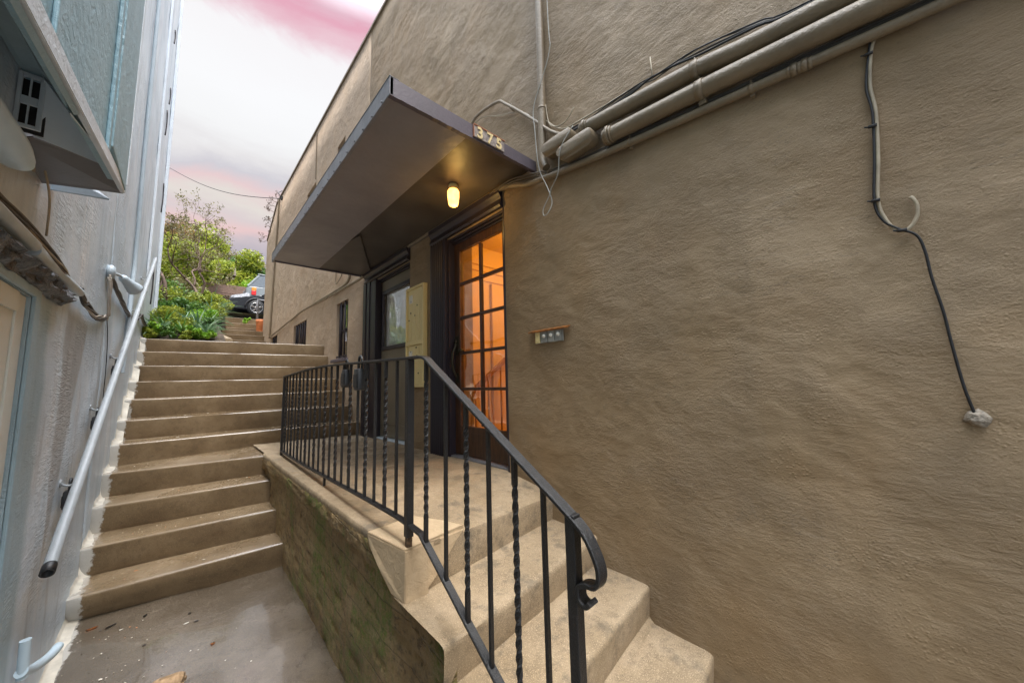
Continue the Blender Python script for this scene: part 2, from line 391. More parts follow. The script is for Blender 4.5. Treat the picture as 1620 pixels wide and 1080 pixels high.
def catmull(P, k=6):
    P = [Vector(p) for p in P]
    if len(P) < 3: return P
    out = []
    for i in range(len(P)-1):
        p0 = P[max(i-1, 0)]; p1 = P[i]; p2 = P[i+1]; p3 = P[min(i+2, len(P)-1)]
        for j in range(k):
            t = j/k
            out.append(.5*((2*p1)+(-p0+p2)*t+(2*p0-5*p1+4*p2-p3)*t*t+(-p0+3*p1-3*p2+p3)*t**3))
    out.append(P[-1]); return out
def tube(bm, P, r, n=8, smooth=6, mi=0, jit=0, seed=0):
    P = catmull(P, smooth) if smooth else [Vector(p) for p in P]
    rr = r if callable(r) else (lambda t: r)
    T = [(P[min(i+1, len(P)-1)]-P[max(i-1, 0)]).normalized() for i in range(len(P))]
    u = T[0].orthogonal().normalized(); rings = []
    for i, p in enumerate(P):
        u = (u-T[i]*u.dot(T[i])).normalized(); v = T[i].cross(u)
        R = rr(i/max(1, len(P)-1))
        q = p + (Vector((noise.noise(Vector((i*.35, seed, 0))), noise.noise(Vector((i*.35, seed, 9))), noise.noise(Vector((i*.35, seed, 5)))))*jit if jit else Vector())
        rings.append([bm.verts.new(q+(u*math.cos(2*PI*k/n)+v*math.sin(2*PI*k/n))*R) for k in range(n)])
    for a, b in zip(rings, rings[1:]):
        for k in range(n):
            f = bm.faces.new((a[k], a[(k+1) % n], b[(k+1) % n], b[k])); f.smooth = True; f.material_index = mi
    bm.faces.new(rings[0][::-1]).material_index = mi; bm.faces.new(rings[-1]).material_index = mi
def sweep(bm, P, w, h, side=Vector((1, 0, 0)), k=6, mi=0):
    """flat bar: w along 'side', h across it in the plane of the path"""
    P = catmull(P, k) if k else [Vector(p) for p in P]
    rings = []
    for i, p in enumerate(P):
        T = (P[min(i+1, len(P)-1)]-P[max(i-1, 0)]).normalized()
        s = (side-T*side.dot(T)).normalized(); v = T.cross(s)
        c = .18*h
        prof = [(-w/2, -h/2+c), (-w/2, h/2-c), (-w/2+c, h/2), (w/2-c, h/2), (w/2, h/2-c), (w/2, -h/2+c), (w/2-c, -h/2), (-w/2+c, -h/2)]
        rings.append([bm.verts.new(p+s*a+v*b) for a, b in prof])
    n = 8
    for a, b in zip(rings, rings[1:]):
        for q in range(n): bm.faces.new((a[q], a[(q+1) % n], b[(q+1) % n], b[q]))
    bm.faces.new(rings[0][::-1]); bm.faces.new(rings[-1])
def lathe(bm, prof, c, n=24, axis='z', mi=0, smooth=True):
    rings = []
    for r, z in prof:
        ring = []
        for k in range(n):
            a = 2*PI*k/n; x, y = r*math.cos(a), r*math.sin(a)
            d = {'z': (x, y, z), 'x': (z, x, y), 'y': (x, z, y)}[axis]
            ring.append(bm.verts.new((c[0]+d[0], c[1]+d[1], c[2]+d[2])))
        rings.append(ring)
    for a, b in zip(rings, rings[1:]):
        for k in range(n):
            f = bm.faces.new((a[k], a[(k+1) % n], b[(k+1) % n], b[k])); f.smooth = smooth; f.material_index = mi
    for rg in (rings[0], rings[-1]):
        try: bm.faces.new(rg).material_index = mi
        except ValueError: pass
def nz(x, y, z, s=1.0): return noise.noise(Vector((x*s, y*s, z*s)))

def facade(bm, X, Y0, Y1, Z0, ztop, holes, depth, step=.09, amp=.004, nscale=3.0, maxdetail=None):
    """wall face on plane x=X (its face towards -x if depth>0) with real openings and reveals"""
    ys = {Y0, Y1}; zs = {Z0}
    for h in holes: ys |= {h[0], h[1]}; zs |= {h[2], h[3]}
    zcap = min(ztop(Y0), ztop(Y1))-.12
    zs.add(zcap)
    def fill(S, st):
        S = sorted(S); o = [S[0]]
        for a, b in zip(S, S[1:]):
            n = max(1, int(round((b-a)/st)))
            o += [a+(b-a)*i/n for i in range(1, n+1)]
        return o
    ys = fill(ys, step); zs = fill(zs, step)
    sg = 1 if depth > 0 else -1
    def inh(y, z): return any(h[0] < y < h[1] and h[2] < z < h[3] for h in holes)
    V = {}
    def edge_of_hole(y, z): return any(h[0]-1e-5 <= y <= h[1]+1e-5 and h[2]-1e-5 <= z <= h[3]+1e-5 for h in holes)
    for i, y in enumerate(ys):
        for j, z in enumerate(zs):
            d = 0 if edge_of_hole(y, z) else amp*(nz(y, z, 3.1, nscale)+.5*nz(y, z, 7, nscale*2.7))
            V[i, j] = bm.verts.new((X-sg*d, y, z))
        V[i, len(zs)] = bm.verts.new((X, y, ztop(y)))
    J = len(zs)
    zs2 = zs+[zs[-1]+.2]
    for i in range(len(ys)-1):
        for j in range(J):
            if inh((ys[i]+ys[i+1])/2, (zs2[j]+zs2[j+1])/2): continue
            f = bm.faces.new((V[i, j], V[i+1, j], V[i+1, j+1], V[i, j+1])); f.smooth = True
    # reveals, as separate inward quads starting at the hole's edge
    for h in holes:
        for (a, b) in (((h[0], h[2]), (h[0], h[3])), ((h[1], h[2]), (h[1], h[3])), ((h[0], h[3]), (h[1], h[3])), ((h[0], h[2]), (h[1], h[2]))):
            q = [bm.verts.new((X, a[0], a[1])), bm.verts.new((X, b[0], b[1])), bm.verts.new((X+depth, b[0], b[1])), bm.verts.new((X+depth, a[0], a[1]))]
            bm.faces.new(q)
    # top, ends, back
    tb = [bm.verts.new((X+depth, y, ztop(y))) for y in ys]
    for i in range(len(ys)-1): bm.faces.new((V[i, J], V[i+1, J], tb[i+1], tb[i]))
    for i in (0, len(ys)-1):
        c = [V[i, j] for j in range(J+1)]
        bb = bm.verts.new((X+depth, ys[i], Z0))
        bm.faces.new(c+[tb[i], bb])
W = 1.9      # plane of the right-hand wall
L = -.5      # plane of the left-hand wall

# ================================================================== SETTING
# lower alley floor (slopes gently down towards the viewer)
bm = BM()
ny, nx = 90, 26
G = {}
for j in range(ny+1):
    for i in range(nx+1):
        x = -.62+(1.40)*i/nx
        yb = 4.12-(x+.5)*.30+.02
        y = -4+(yb+4)*j/ny
        z = -1.52+.07*(y-3.75)-.075*(.72-x)/1.2
        z += .012*nz(x, y, 0, 1.7)+.004*nz(x, y, 4, 7)
        # worn runnel that holds water
        z -= .012*math.exp(-((x-.18-.1*math.sin(y*2))/.16)**2)
        G[i, j] = bm.verts.new((x, y, z))
for j in range(ny):
    for i in range(nx):
        f = bm.faces.new((G[i, j], G[i+1, j], G[i+1, j+1], G[i, j+1])); f.smooth = True
o = tag(build('path', bm, 'ground_wet'), kind='structure')

def flight(name, XL, XR, PL, PR, mat, zb, nose=.012, n=26, endL=None, endR=None, sink=.35, amp=.004, seed=0):
    """PL/PR: nose points (y,z) at the two ends; first base (y,z) given as PL[0],PR[0]; last tread depth given by endL/endR"""
    bm = BM()
    def profile(t):
        pts = []
        N = [(PL[k][0]*(1-t)+PR[k][0]*t, PL[k][1]*(1-t)+PR[k][1]*t) for k in range(len(PL))]
        b = N[0]; pts.append((b[0], b[1]-sink)); pts.append(b)
        for k in range(1, len(N)):
            y, z = N[k]; pz = N[k-1][1] if k > 1 else b[1]
            fy = y+.006
            if k > 1: pts.append((fy+.004, pz+.008)); pts.append((fy, pz+.03))
            m = (pz+z)/2; pts.append((y+.004, m))
            pts.append((y, z-nose*1.6)); pts.append((y+nose*.25, z-nose*.55)); pts.append((y+nose*.9, z-nose*.05)); pts.append((y+nose*2.4, z+.001))
            if k < len(N)-1:
                yn = N[k+1][0]; pts.append(((y*.6+yn*.4), z+.003)); pts.append((yn-.012, z+.006))
        y, z = N[-1]
        pts.append((y+(endL*(1-t)+endR*t), z+.01))
        return pts
    rows = []
    for i in range(n+1):
        t = i/n; x = XL+(XR-XL)*t; r = []
        for j, (y, z) in enumerate(profile(t)):
            w = amp if j > 1 else 0
            r.append(bm.verts.new((x, y+w*nz(x*3, j, seed, 1.3), z+w*.8*nz(x*2.4+5, j, seed, 1.1))))
        rows.append(r)
    for a, b in zip(rows, rows[1:]):
        for k in range(len(a)-1):
            f = bm.faces.new((a[k], b[k], b[k+1], a[k+1])); f.smooth = True
    for r in (rows[0], rows[-1]):
        lo = bm.verts.new((r[-1].co.x, r[-1].co.y, zb)); lo0 = bm.verts.new((r[0].co.x, r[0].co.y, zb))
        for k in range(len(r)-1):
            a = bm.verts.new((r[k].co.x, r[k].co.y, zb)); b = bm.verts.new((r[k+1].co.x, r[k+1].co.y, zb))
            if abs(a.co.y-b.co.y) > 1e-4: bm.faces.new((r[k], r[k+1], b, a))
    bm.normal_update()
    return tag(smooth_angle(build(name, bm, mat), 50), kind='structure')

LN = [(4.10, -1.60)]+[(4.02+.355*k, -1.405+.2185*k) for k in range(11)]
LNR = [(3.77, -1.525), (3.75, -1.326), (4.03, -1.112), (4.30, -.897), (4.58, -.700)]
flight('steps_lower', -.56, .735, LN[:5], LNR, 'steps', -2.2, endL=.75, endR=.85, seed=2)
RN = [(5.34, -.70), (5.30, -.505), (5.62, -.285), (5.97, -.07), (6.32, .133), (6.66, .337), (6.93, .552), (7.22, .765)]
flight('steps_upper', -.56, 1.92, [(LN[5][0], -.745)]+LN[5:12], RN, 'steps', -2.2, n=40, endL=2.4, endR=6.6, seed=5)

# landing in front of the doors
bm = BM()
n1, n2 = 24, 30
def xe(y): return .671+.0237*(4.318-y)+max(0, 1.78-y)*.145 if y > 1.55 else .770
def zl(y): return -.685-.0158*(4.4-y)
def zr_(y): return -.687-.078*max(0, min(1, (2.15-y)/.45))
GG = {}
for i in range(n1+1):
    t = i/n1
    y0 = 1.548+(1.715-1.548)*t
    for j in range(n2+1):
        s_ = (j/n2)**1.15; y = y0+(5.36-y0)*s_
        x = xe(y)+.02+(2.02-xe(y)-.02)*t
        tt = (x-.7)/1.2; z = zl(y)*(1-tt)+zr_(y)*tt+.003*nz(x, y, 2, 3)
        if j == 0: z -= .010
        GG[i, j] = bm.verts.new((x, y+(.006 if j else 0), z))
    GG[i, -1] = bm.verts.new((x, y0-.006, GG[i, 0].co.z-.016))
    GG[i, -2] = bm.verts.new((x, y0+.004, -.935))
    for q in (-1, -2): GG[i, q].co.x = GG[i, 0].co.x
for i in range(n1):
    for j in range(-2, n2):
        f = bm.faces.new((GG[i, j], GG[i+1, j], GG[i+1, j+1], GG[i, j+1])); f.smooth = True
tag(smooth_angle(build('landing', bm, 'landing'), 50), kind='structure')

# side flight coming down from the landing towards the viewer (noses face -y)
bm = BM()
FT = [(1.56, 1.68, -.935, 1.215, 1.36), (1.2, 1.4, -1.10, .90, 1.045), (.9, 1.08, -1.285, .58, .745), (.58, .78, -1.46, .26, .44), (.26, .46, -1.64, -.06, .12), (-.06, .14, -1.82, -.40, -.2)]
for (yL, yR, z, nL, nR) in FT:
    rows = []
    n = 22
    for i in range(n+1):
        t = i/n; x = .742+(1.93-.742)*t
        yb = (yL*(1-t)+yR*t)+.06; yn = nL*(1-t)+nR*t-.014
        r = []
        for k, (y, zz) in enumerate(((yb, z+.004), ((yb+yn)/2, z+.002), (yn+.04, z), (yn+.012, z-.003), (yn+.002, z-.012), (yn, z-.03), (yn+.004, z-.1), (yn+.012, z-.16), (yn-.02, z-.185), (yn-.02, z-.5))):
            r.append(bm.verts.new((x, y+.005*nz(x*4, k, z, 1), zz+.003*nz(x*3, k+7, z, 1))))
        rows.append(r)
    for a, b in zip(rows, rows[1:]):
        for k in range(len(a)-1):
            f = bm.faces.new((a[k], b[k], b[k+1], a[k+1])); f.smooth = True
tag(smooth_angle(build('steps_side', bm, 'landing'), 50), kind='structure')

# upper path, second flight, street, hillside, ground
bm = BM()
prism(bm, [(8.0, -.5), (8.0, .80), (13.7, 1.40), (13.7, -.5)], 'x', .58, 1.93)
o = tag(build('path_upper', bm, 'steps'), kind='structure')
bm = BM()
SF = [(13.75, 1.50), (14.05, 1.70), (14.38, 1.89), (15.3, 2.08), (15.65, 2.30), (15.98, 2.54)]
for k, (y, z) in enumerate(SF):
    ye = SF[k+1][0]+.05 if k < 5 else 17.6
    box(bm, (.82 if k < 3 else .98, y, z-.6), (2.2 if k > 2 else 1.93, ye, z), .012)
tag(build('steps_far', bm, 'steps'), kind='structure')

def hz(x, y):
    if y < 7.7: return .95
    if y < 17: z = 1.0+(y-7.7)*.205
    elif y < 18.6: z = 2.91+(y-17)*.03
    elif y < 20.6: z = 2.96+(y-18.6)*.33
    elif y < 23: z = 3.62+(y-20.6)*.05
    else: z = 3.75+(y-23)*.28 if y < 60 else 14+(y-60)*.02
    return z
bm = BM()
nx, ny = 50, 60
V = {}
for i in range(nx+1):
    for j in range(ny+1):
        x = -30+70*i/nx; y = 17+(j/ny)**1.7*110
        z = hz(x, y)+(.5*nz(x, y, 0, .15)*min(1, max(0, (y-24)/6)))-(max(0, x-2)*.08 if y > 23 else 0)
        V[i, j] = bm.verts.new((x, y, z-.0))
for i in range(nx):
    for j in range(ny):
        f = bm.faces.new((V[i, j], V[i+1, j], V[i+1, j+1], V[i, j+1])); f.smooth = True
tag(build('hillside', bm, 'hill'), kind='structure')
bm = BM()
for (y0, z0, y1, z1) in ((17.1, 2.93, 18.6, 2.97), (18.6, 2.97, 20.6, 3.63), (20.6, 3.63, 22.6, 3.73)):
    vs = [bm.verts.new(p) for p in ((-25, y0, z0+.01), (30, y0, z0+.01), (30, y1, z1+.01), (-25, y1, z1+.01))]
    bm.faces.new(vs)
bmesh.ops.remove_doubles(bm, verts=bm.verts, dist=.001)
tag(build('street', bm, 'asphalt'), kind='structure')
def pz(y): return .81+(y-7.6)*.235
bm = BM()   # planter earth between the walls and left of the far flight
V = {}
for i in range(21):
    for j in range(31):
        y = 7.60+9.5*j/30; x0 = -.49 if y < 9.75 else -6
        xr = .50 if y < 13.7 else .80
        x = x0+(xr-x0)*i/20
        z = pz(y)+.04*nz(x, y, 1, 1.5)
        if j == 0: z = .70
        V[i, j] = bm.verts.new((x, y, z))
for i in range(20):
    for j in range(30):
        f = bm.faces.new((V[i, j], V[i+1, j], V[i+1, j+1], V[i, j+1])); f.smooth = True
tag(build('planter_soil', bm, 'soil'), kind='structure')
bm = BM()
prism(bm, [(7.75, .3), (7.75, .86), (13.7, 1.75), (16.2, 2.45), (16.2, .3)], 'x', .50, .60, .01)
o = build('planter_kerb', bm, 'landing'); tag(o, kind='structure')
bm = BM()
vs = [bm.verts.new(p) for p in ((-400, -400, -2.4), (400, -400, -2.4), (400, 400, -2.4), (-400, 400, -2.4))]; bm.faces.new(vs)
tag(build('ground', bm, 'asphalt'), kind='structure')

# ================================================================== RIGHT BUILDING
RB = empty('stucco_building', (W, 5, -.69), 'long tan stucco building on the right with two doors under its canopy', 'building')
holes = [(2.125, 2.98, -.72, 1.44),      # glazed door
         (3.80, 4.76, -.72, 1.44),       # painted door
         (5.93, 6.53, .45, 1.41),        # window near the steps
         (8.58, 9.80, .78, 1.46), (11.85, 12.75, 1.22, 1.50),
         (8.22, 8.98, 4.20, 4.45), (6.32, 6.76, 4.28, 4.46)]
def top(y): return 5.47+.027*y if y < 12.9 else 5.82-(y-12.9)*.46
bm = BM()
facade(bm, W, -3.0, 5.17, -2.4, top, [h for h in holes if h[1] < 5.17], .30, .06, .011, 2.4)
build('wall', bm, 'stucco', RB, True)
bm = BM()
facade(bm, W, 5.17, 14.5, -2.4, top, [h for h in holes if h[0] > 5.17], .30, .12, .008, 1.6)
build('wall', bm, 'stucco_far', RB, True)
bm = BM()
pts = [(-3.0, top(-3.0)), (12.9, top(12.9)), (14.5, top(14.5)), (14.5, top(14.5)+.035), (12.9, top(12.9)+.04), (-3.0, top(-3.0)+.04)]
prism(bm, pts, 'x', W-.025, W+.33)
build('coping', bm, 'pipe_tan', RB)
bm = BM()   # rest of the building's mass behind the wall
box(bm, (2.21, 5.6, -2.3), (7.5, 14.45, 5.0)); box(bm, (4.6, -2.95, -2.3), (7.5, 5.59, 5.0)); box(bm, (2.21, -2.95, 2.45), (4.59, 5.59, 5.0))
build('rear_mass', bm, 'stucco_far', RB)

# hallway seen through the glazed door
bm = BM()
for a, b in (((2.21, 1.75, -.80), (4.5, 3.6, -.70)), ((2.21, 1.75, 1.75), (4.5, 3.6, 1.80)), ((4.45, 1.75, -.70), (4.5, 3.6, 1.75)),
             ((2.21, 1.70, -.70), (4.5, 1.75, 1.75)), ((2.21, 3.55, -.70), (4.44, 3.6, 1.75))):
    box(bm, a, b)
hall = build('hallway', bm, 'room_wall', RB)
bm = BM()
for z in (1.30, 1.42, 1.50): box(bm, (2.25, 3.515, z), (4.44, 3.549, z+.035), .006)
box(bm, (4.40, 1.76, 1.42), (4.449, 3.5, 1.5), .01)
box(bm, (2.9, 3.50, -.69), (2.99, 3.549, 1.28), .006); box(bm, (3.75, 3.50, -.69), (3.84, 3.549, 1.28), .006)
build('moulding', bm, 'room_wall', hall)
bm = BM()
sweep(bm, [(2.5, 3.42, -.1), (3.4, 3.42, .55), (4.3, 3.42, 1.2)], .04, .06, Vector((0, 1, 0)), 0)
for k in range(9):
    x = 2.55+.2*k; tube(bm, [(x, 3.42, -.69), (x, 3.42, -.12+(x-2.5)*.72)], .012, 6, 0)
build('stair_rail', bm, 'room_trim', hall)

# glazed door leaf
DY0, DY1, DX = 2.128, 2.978, 1.965
bm = BM()
gz = [-.40, -.055, .288, .632, .972, 1.312]
box(bm, (DX, DY1-.105, -.665), (DX+.042, DY1-.003, 1.42), .004)
box(bm, (DX, DY0+.003, -.665), (DX+.042, DY0+.095, 1.42), .004)
box(bm, (DX+.001, DY0+.095, 1.312), (DX+.041, DY1-.105, 1.42), .004)
box(bm, (DX+.001, DY0+.095, -.665), (DX+.041, DY1-.105, -.40), .004)
box(bm, (DX+.010, DY0+.16, -.61), (DX+.0, DY1-.17, -.45), .004)
for z in gz[1:-1]: box(bm, (DX+.002, DY0+.095, z-.013), (DX+.038, DY1-.105, z+.013), .003)
for a, b in zip(gz, gz[1:]): box(bm, (DX+.003, 2.535, a+.0135), (DX+.037, 2.561, b-.0135), .003)
door = build('door', bm, 'door_wood', RB)
bm = BM(); box(bm, (DX+.018, DY0+.09, -.41), (DX+.022, DY1-.1, 1.32)); build('glass', bm, 'glass_door', door)
bm = BM()
hy = DY1-.055
tube(bm, [(DX-.004, hy, .40), (DX-.012, hy, .42), (DX-.02, hy, .36), (DX-.05, hy, .28), (DX-.055, hy, .18), (DX-.03, hy, .10), (DX-.006, hy, .06)], lambda t: .008+.005*math.sin(t*PI), 10)
box(bm, (DX-.006, hy-.025, .27), (DX, hy+.025, .46), .006)
box(bm, (DX-.006, hy-.02, .00), (DX, hy+.02, .10), .006)
lathe(bm, [(.001, -.03), (.018, -.028), (.02, -.012), (.012, -.005), (.012, 0)], (DX, hy, .40), 16, 'x')
lathe(bm, [(.001, -.045), (.02, -.04), (.022, -.025), (.01, -.01), (.016, 0)], (DX, hy-.10, .31), 16, 'x')
build('handle', bm, 'brass', door)
# dark fluted casing of the glazed door
bm = BM()
y0, y1 = 2.985, 3.275
prof = [(y0, W-.03), (y0+.02, W-.042)]
nf = 6
for k in range(nf):
    a = y0+.03+k*(y1-y0-.06)/nf; w = (y1-y0-.06)/nf
    prof += [(a, W-.038), (a+w*.2, W-.024), (a+w*.5, W-.019), (a+w*.8, W-.024), (a+w*.92, W-.038)]
prof += [(y1-.02, W-.042), (y1, W-.03), (y1, W-.001), (y0, W-.001)]
prism(bm, [(x, y) for y, x in prof], 'z', -.692, 1.455)
prism(bm, [(2.985, W-.001), (2.985, W+.10), (2.979, W+.10), (2.979, W-.001)][::-1] and [(W-.003, 2.960), (W+.14, 2.960), (W+.14, 2.9795), (W-.003, 2.9795)], 'z', -.692, 1.44)
hp = [(W-.03, 1.457), (W-.042, 1.475), (W-.03, 1.50), (W-.024, 1.53), (W-.034, 1.55), (W-.052, 1.57), (W-.056, 1.61), (W-.001, 1.61), (W-.001, 1.457)]
prism(bm, hp, 'y', 2.125, 3.275)
for (x, z) in ((W+.002, 1.42), (W+.03, 1.405), (W+.055, 1.39)):
    box(bm, (x, 2.126, z), (x+.03, 2.959, 1.4395), .002)
build('door_casing', bm, 'dark_frame', RB)
bm = BM(); box(bm, (W-.004, 2.118, -.69), (W+.05, 2.134, 1.455), .002); build('door_jamb', bm, 'dark_frame', RB)
bm = BM(); box(bm, (W+.01, 2.13, -.70), (W+.16, 2.975, -.672), .006); build('threshold', bm, 'dark_sheet', RB); bm = BM(); box(bm, (W+.01, 3.81, -.70), (W+.16, 4.75, -.668), .006)
build('threshold', bm, 'grey_sheet', RB)

# painted door with its window
bm = BM()
box(bm, (1.965, 3.81, -.66), (2.005, 4.752, .49), .003); box(bm, (1.965, 3.81, 1.225), (2.005, 4.752, 1.425), .003)
box(bm, (1.966, 3.81, .4905), (2.004, 3.87, 1.2245), .003); box(bm, (1.966, 4.655, .4905), (2.004, 4.752, 1.2245), .003)
box(bm, (1.958, 3.95, -.50), (1.966, 4.62, -.488), .001)
door2 = build('door', bm, 'door_paint', RB)
bm = BM()
for a, b in (((3.84, .455), (4.69, .505)), ((3.84, 1.21), (4.69, 1.265)), ((3.84, .506), (3.885, 1.209)), ((4.64, .506), (4.69, 1.209))):
    box(bm, (1.938, a[0], a[1]), (1.9645, b[0], b[1]), .005)
build('window_frame', bm, 'dark_frame', door2)
bm = BM(); box(bm, (1.972, 3.875, .50), (1.976, 4.65, 1.215)); build('glass', bm, 'glass', door2)
bm = BM()
# half-drawn blind behind the glass, gently pleated
prev = None
for k in range(41):
    y = 3.87+.79*k/40; x = 1.985+.004*math.sin(k*1.3)
    a = bm.verts.new((x, y, .49)); b = bm.verts.new((x, y, 1.23))
    if prev: bm.faces.new((prev[0], a, b, prev[1])).smooth = True
    prev = (a, b)
build('curtain', bm, 'curtain', door2, recalc=False)
bm = BM()
for k, (ya, yb, x) in enumerate(((4.775, 4.86, W-.03), (4.862, 4.95, W-.022), (4.952, 5.06, W-.034), (5.062, 5.16, W-.045))):
    box(bm, (x, ya, -.692), (W-.001, yb, 1.45), .004)
prism(bm, [(x, z) for x, z in hp], 'y', 3.79, 5.165)
for (x, z) in ((W+.002, 1.42), (W+.03, 1.405)): box(bm, (x, 3.80, z), (x+.03, 4.755, 1.4395), .002)
box(bm, (W-.03, 4.745, -.69), (W+.07, 4.774, 1.45), .003)
build('door_casing', bm, 'dark_frame', RB)
bm = BM(); box(bm, (2.2, 3.65, -.7), (2.208, 4.9, 1.6)); build('interior_backing', bm, 'dark_room', RB)

# windows beyond the doors
def window(y0, y1, z0, z1, bars, sash, backmat, sill=True):
    bm = BM(); x = W+.05
    for a, b in (((y0+.001, z0+.001), (y0+.04, z1-.001)), ((y1-.04, z0+.001), (y1-.001, z1-.001)), ((y0+.041, z0+.001), (y1-.041, z0+.035)), ((y0+.041, z1-.035), (y1-.041, z1-.001))):
        box(bm, (x, a[0], a[1]), (x+.05, b[0], b[1]), .003)
    if sash: box(bm, (x-.012, y0+.041, (z0+z1)/2-.02), (x+.04, y1-.041, (z0+z1)/2+.02), .003)
    f = build('window', bm, 'dark_frame', RB)
    bm = BM(); box(bm, (x+.024, y0+.03, z0+.03), (x+.028, y1-.03, z1-.03)); build('pane', bm, 'glass', f)
    bm = BM(); box(bm, (x+.10, y0+.002, z0+.002), (x+.11, y1-.002, z1-.002)); build('blind', bm, backmat, f)
    if bars:
        bm = BM()
        for k in range(bars):
            y = y0+(y1-y0)*(k+1)/(bars+1); tube(bm, [(W+.02, y, z0+.002), (W+.02, y, z1-.002)], .013, 8, 0)
        box(bm, (W+.012, y0, z0+.03), (W+.028, y1, z0+.055), .002)
        build('bars', bm, 'dark_frame' if backmat != 'terracotta' else 'fence_wood', f)
    if sill:
        bm = BM(); box(bm, (W-.065, y0-.05, z0-.055), (W+.05, y1+.04, z0-.002), .008); build('sill', bm, 'fascia', f)
window(5.93, 6.53, .45, 1.41, 2, True, 'green_pane')
window(8.58, 9.80, .78, 1.46, 5, False, 'fence_wood', False)
window(11.85, 12.75, 1.22, 1.50, 3, False, 'dark_room', False)
window(8.22, 8.98, 4.20, 4.45, 0, False, 'dark_room', False)
window(6.32, 6.76, 4.28, 4.46, 0, False, 'dark_room', False)

# canopy
bm = BM()
cx0, cx1, cy0, cy1 = .745, 1.899, 1.735, 5.24
box(bm, (cx0+.02, cy0+.02, 1.6405), (cx1, cy1-.01, 1.672))
box(bm, (cx0+.02, cy0+.031, 1.597), (1.28, cy1-.021, 1.640), .002)      # dropped outer soffit boards
can = build('canopy', bm, 'soffit', RB)
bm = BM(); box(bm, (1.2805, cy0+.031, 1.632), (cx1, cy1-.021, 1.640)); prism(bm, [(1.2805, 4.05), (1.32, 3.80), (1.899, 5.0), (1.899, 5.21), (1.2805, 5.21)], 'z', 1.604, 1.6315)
build('inner_ceiling', bm, 'ceiling_shade', can)
bm = BM()   # near fascia, slightly ragged foot
n = 60; rows = []
for i in range(n+1):
    x = cx0+(cx1-cx0)*i/n
    zt = 1.683-.015*i/n; zb = 1.573+.014*i/n+.0035*nz(x*30, 0, 0)
    rows.append([bm.verts.new(p) for p in ((x, cy0, zb), (x, cy0, zt), (x, cy0+.03, zt), (x, cy0+.03, zb))])
for a, b in zip(rows, rows[1:]):
    for k in range(4): bm.faces.new((a[k], b[k], b[(k+1) % 4], a[(k+1) % 4]))
bm.faces.new(rows[0]); bm.faces.new(rows[-1][::-1])
fas = build('fascia', bm, 'fascia', can)
bm = BM()   # long outer flashing
box(bm, (cx0-.004, cy0+.0, 1.575), (cx0+.019, cy1, 1.684), .003)
for k in range(24):
    y = cy0+.1+k*.145; lathe(bm, [(.001, -.008), (.006, -.006), (.006, 0)], (cx0-.004, y, 1.588), 8, 'x')
box(bm, (cx0-.006, cy0-.001, 1.6845), (cx0+.05, cy1, 1.688), .001)
build('flashing', bm, 'fascia_metal', can)
bm = BM(); box(bm, (cx0+.02, cy1-.02, 1.585), (cx1, cy1, 1.672), .002); build('end_board', bm, 'fascia', can)
# house number 375
hn0, hn1 = 1.305, 1.565
bm = BM(); box(bm, (hn0, cy0-.012, 1.592), (hn1, cy0-.002, 1.672), .002); num = build('house_number', bm, 'number_plate', RB)
bm = BM(); box(bm, (hn0-.004, cy0-.016, 1.672), (hn1+.004, cy0-.001, 1.680), .001); box(bm, (hn0-.005, cy0-.014, 1.590), (hn0, cy0-.001, 1.6715), .001); build('edging', bm, 'plum_edge', num)
for ch, x in (('3', 1.325), ('7', 1.408), ('5', 1.488)):
    cu = bpy.data.curves.new('fig', 'FONT'); cu.body = ch; cu.size = .105; cu.extrude = .002; cu.offset = .0028
    tmp = bpy.data.objects.new('fig', cu); me = bpy.data.meshes.new_from_object(tmp)
    bpy.data.objects.remove(tmp)
    me.transform(Matrix.Translation((x, cy0-.0145, 1.596)) @ Matrix.Rotation(PI/2, 4, 'X'))
    me.name = 'figure'; me.materials.clear(); me.materials.append(M['number_gold'])
    o = bpy.data.objects.new('figure', me); COL.objects.link(o); o.parent = num

# porch lamp under the canopy
PL = empty('porch_lamp', (1.556, 2.353, 1.59), 'lit jelly jar porch lamp hanging under the canopy above the glazed door', 'lamp')
bm = BM(); lathe(bm, [(.001, 1.631), (.036, 1.630), (.040, 1.615), (.036, 1.592), (.036, 1.585), (.001, 1.58)], (1.556, 2.353, 0), 24); build('lamp_base', bm, 'cream_metal', PL)
bm = BM(); lathe(bm, [(.001, 1.584), (.040, 1.582), (.048, 1.568), (.048, 1.53), (.042, 1.475), (.036, 1.452), (.022, 1.443), (.001, 1.441)], (1.556, 2.353, 0), 24); build('lamp_glass', bm, 'jar', PL)
ld = bpy.data.lights.new('porch_bulb', 'POINT'); ld.energy = 1.7; ld.color = (1, .60, .16); ld.shadow_soft_size = .045
lo = bpy.data.objects.new('porch_bulb', ld); COL.objects.link(lo); lo.location = (1.60, 2.353, 1.375)
ld = bpy.data.lights.new('hall_bulb', 'POINT'); ld.energy = 20; ld.color = (1, .53, .085); ld.shadow_soft_size = .12
lo = bpy.data.objects.new('hall_bulb', ld); COL.objects.link(lo); lo.location = (3.1, 2.5, 1.35)

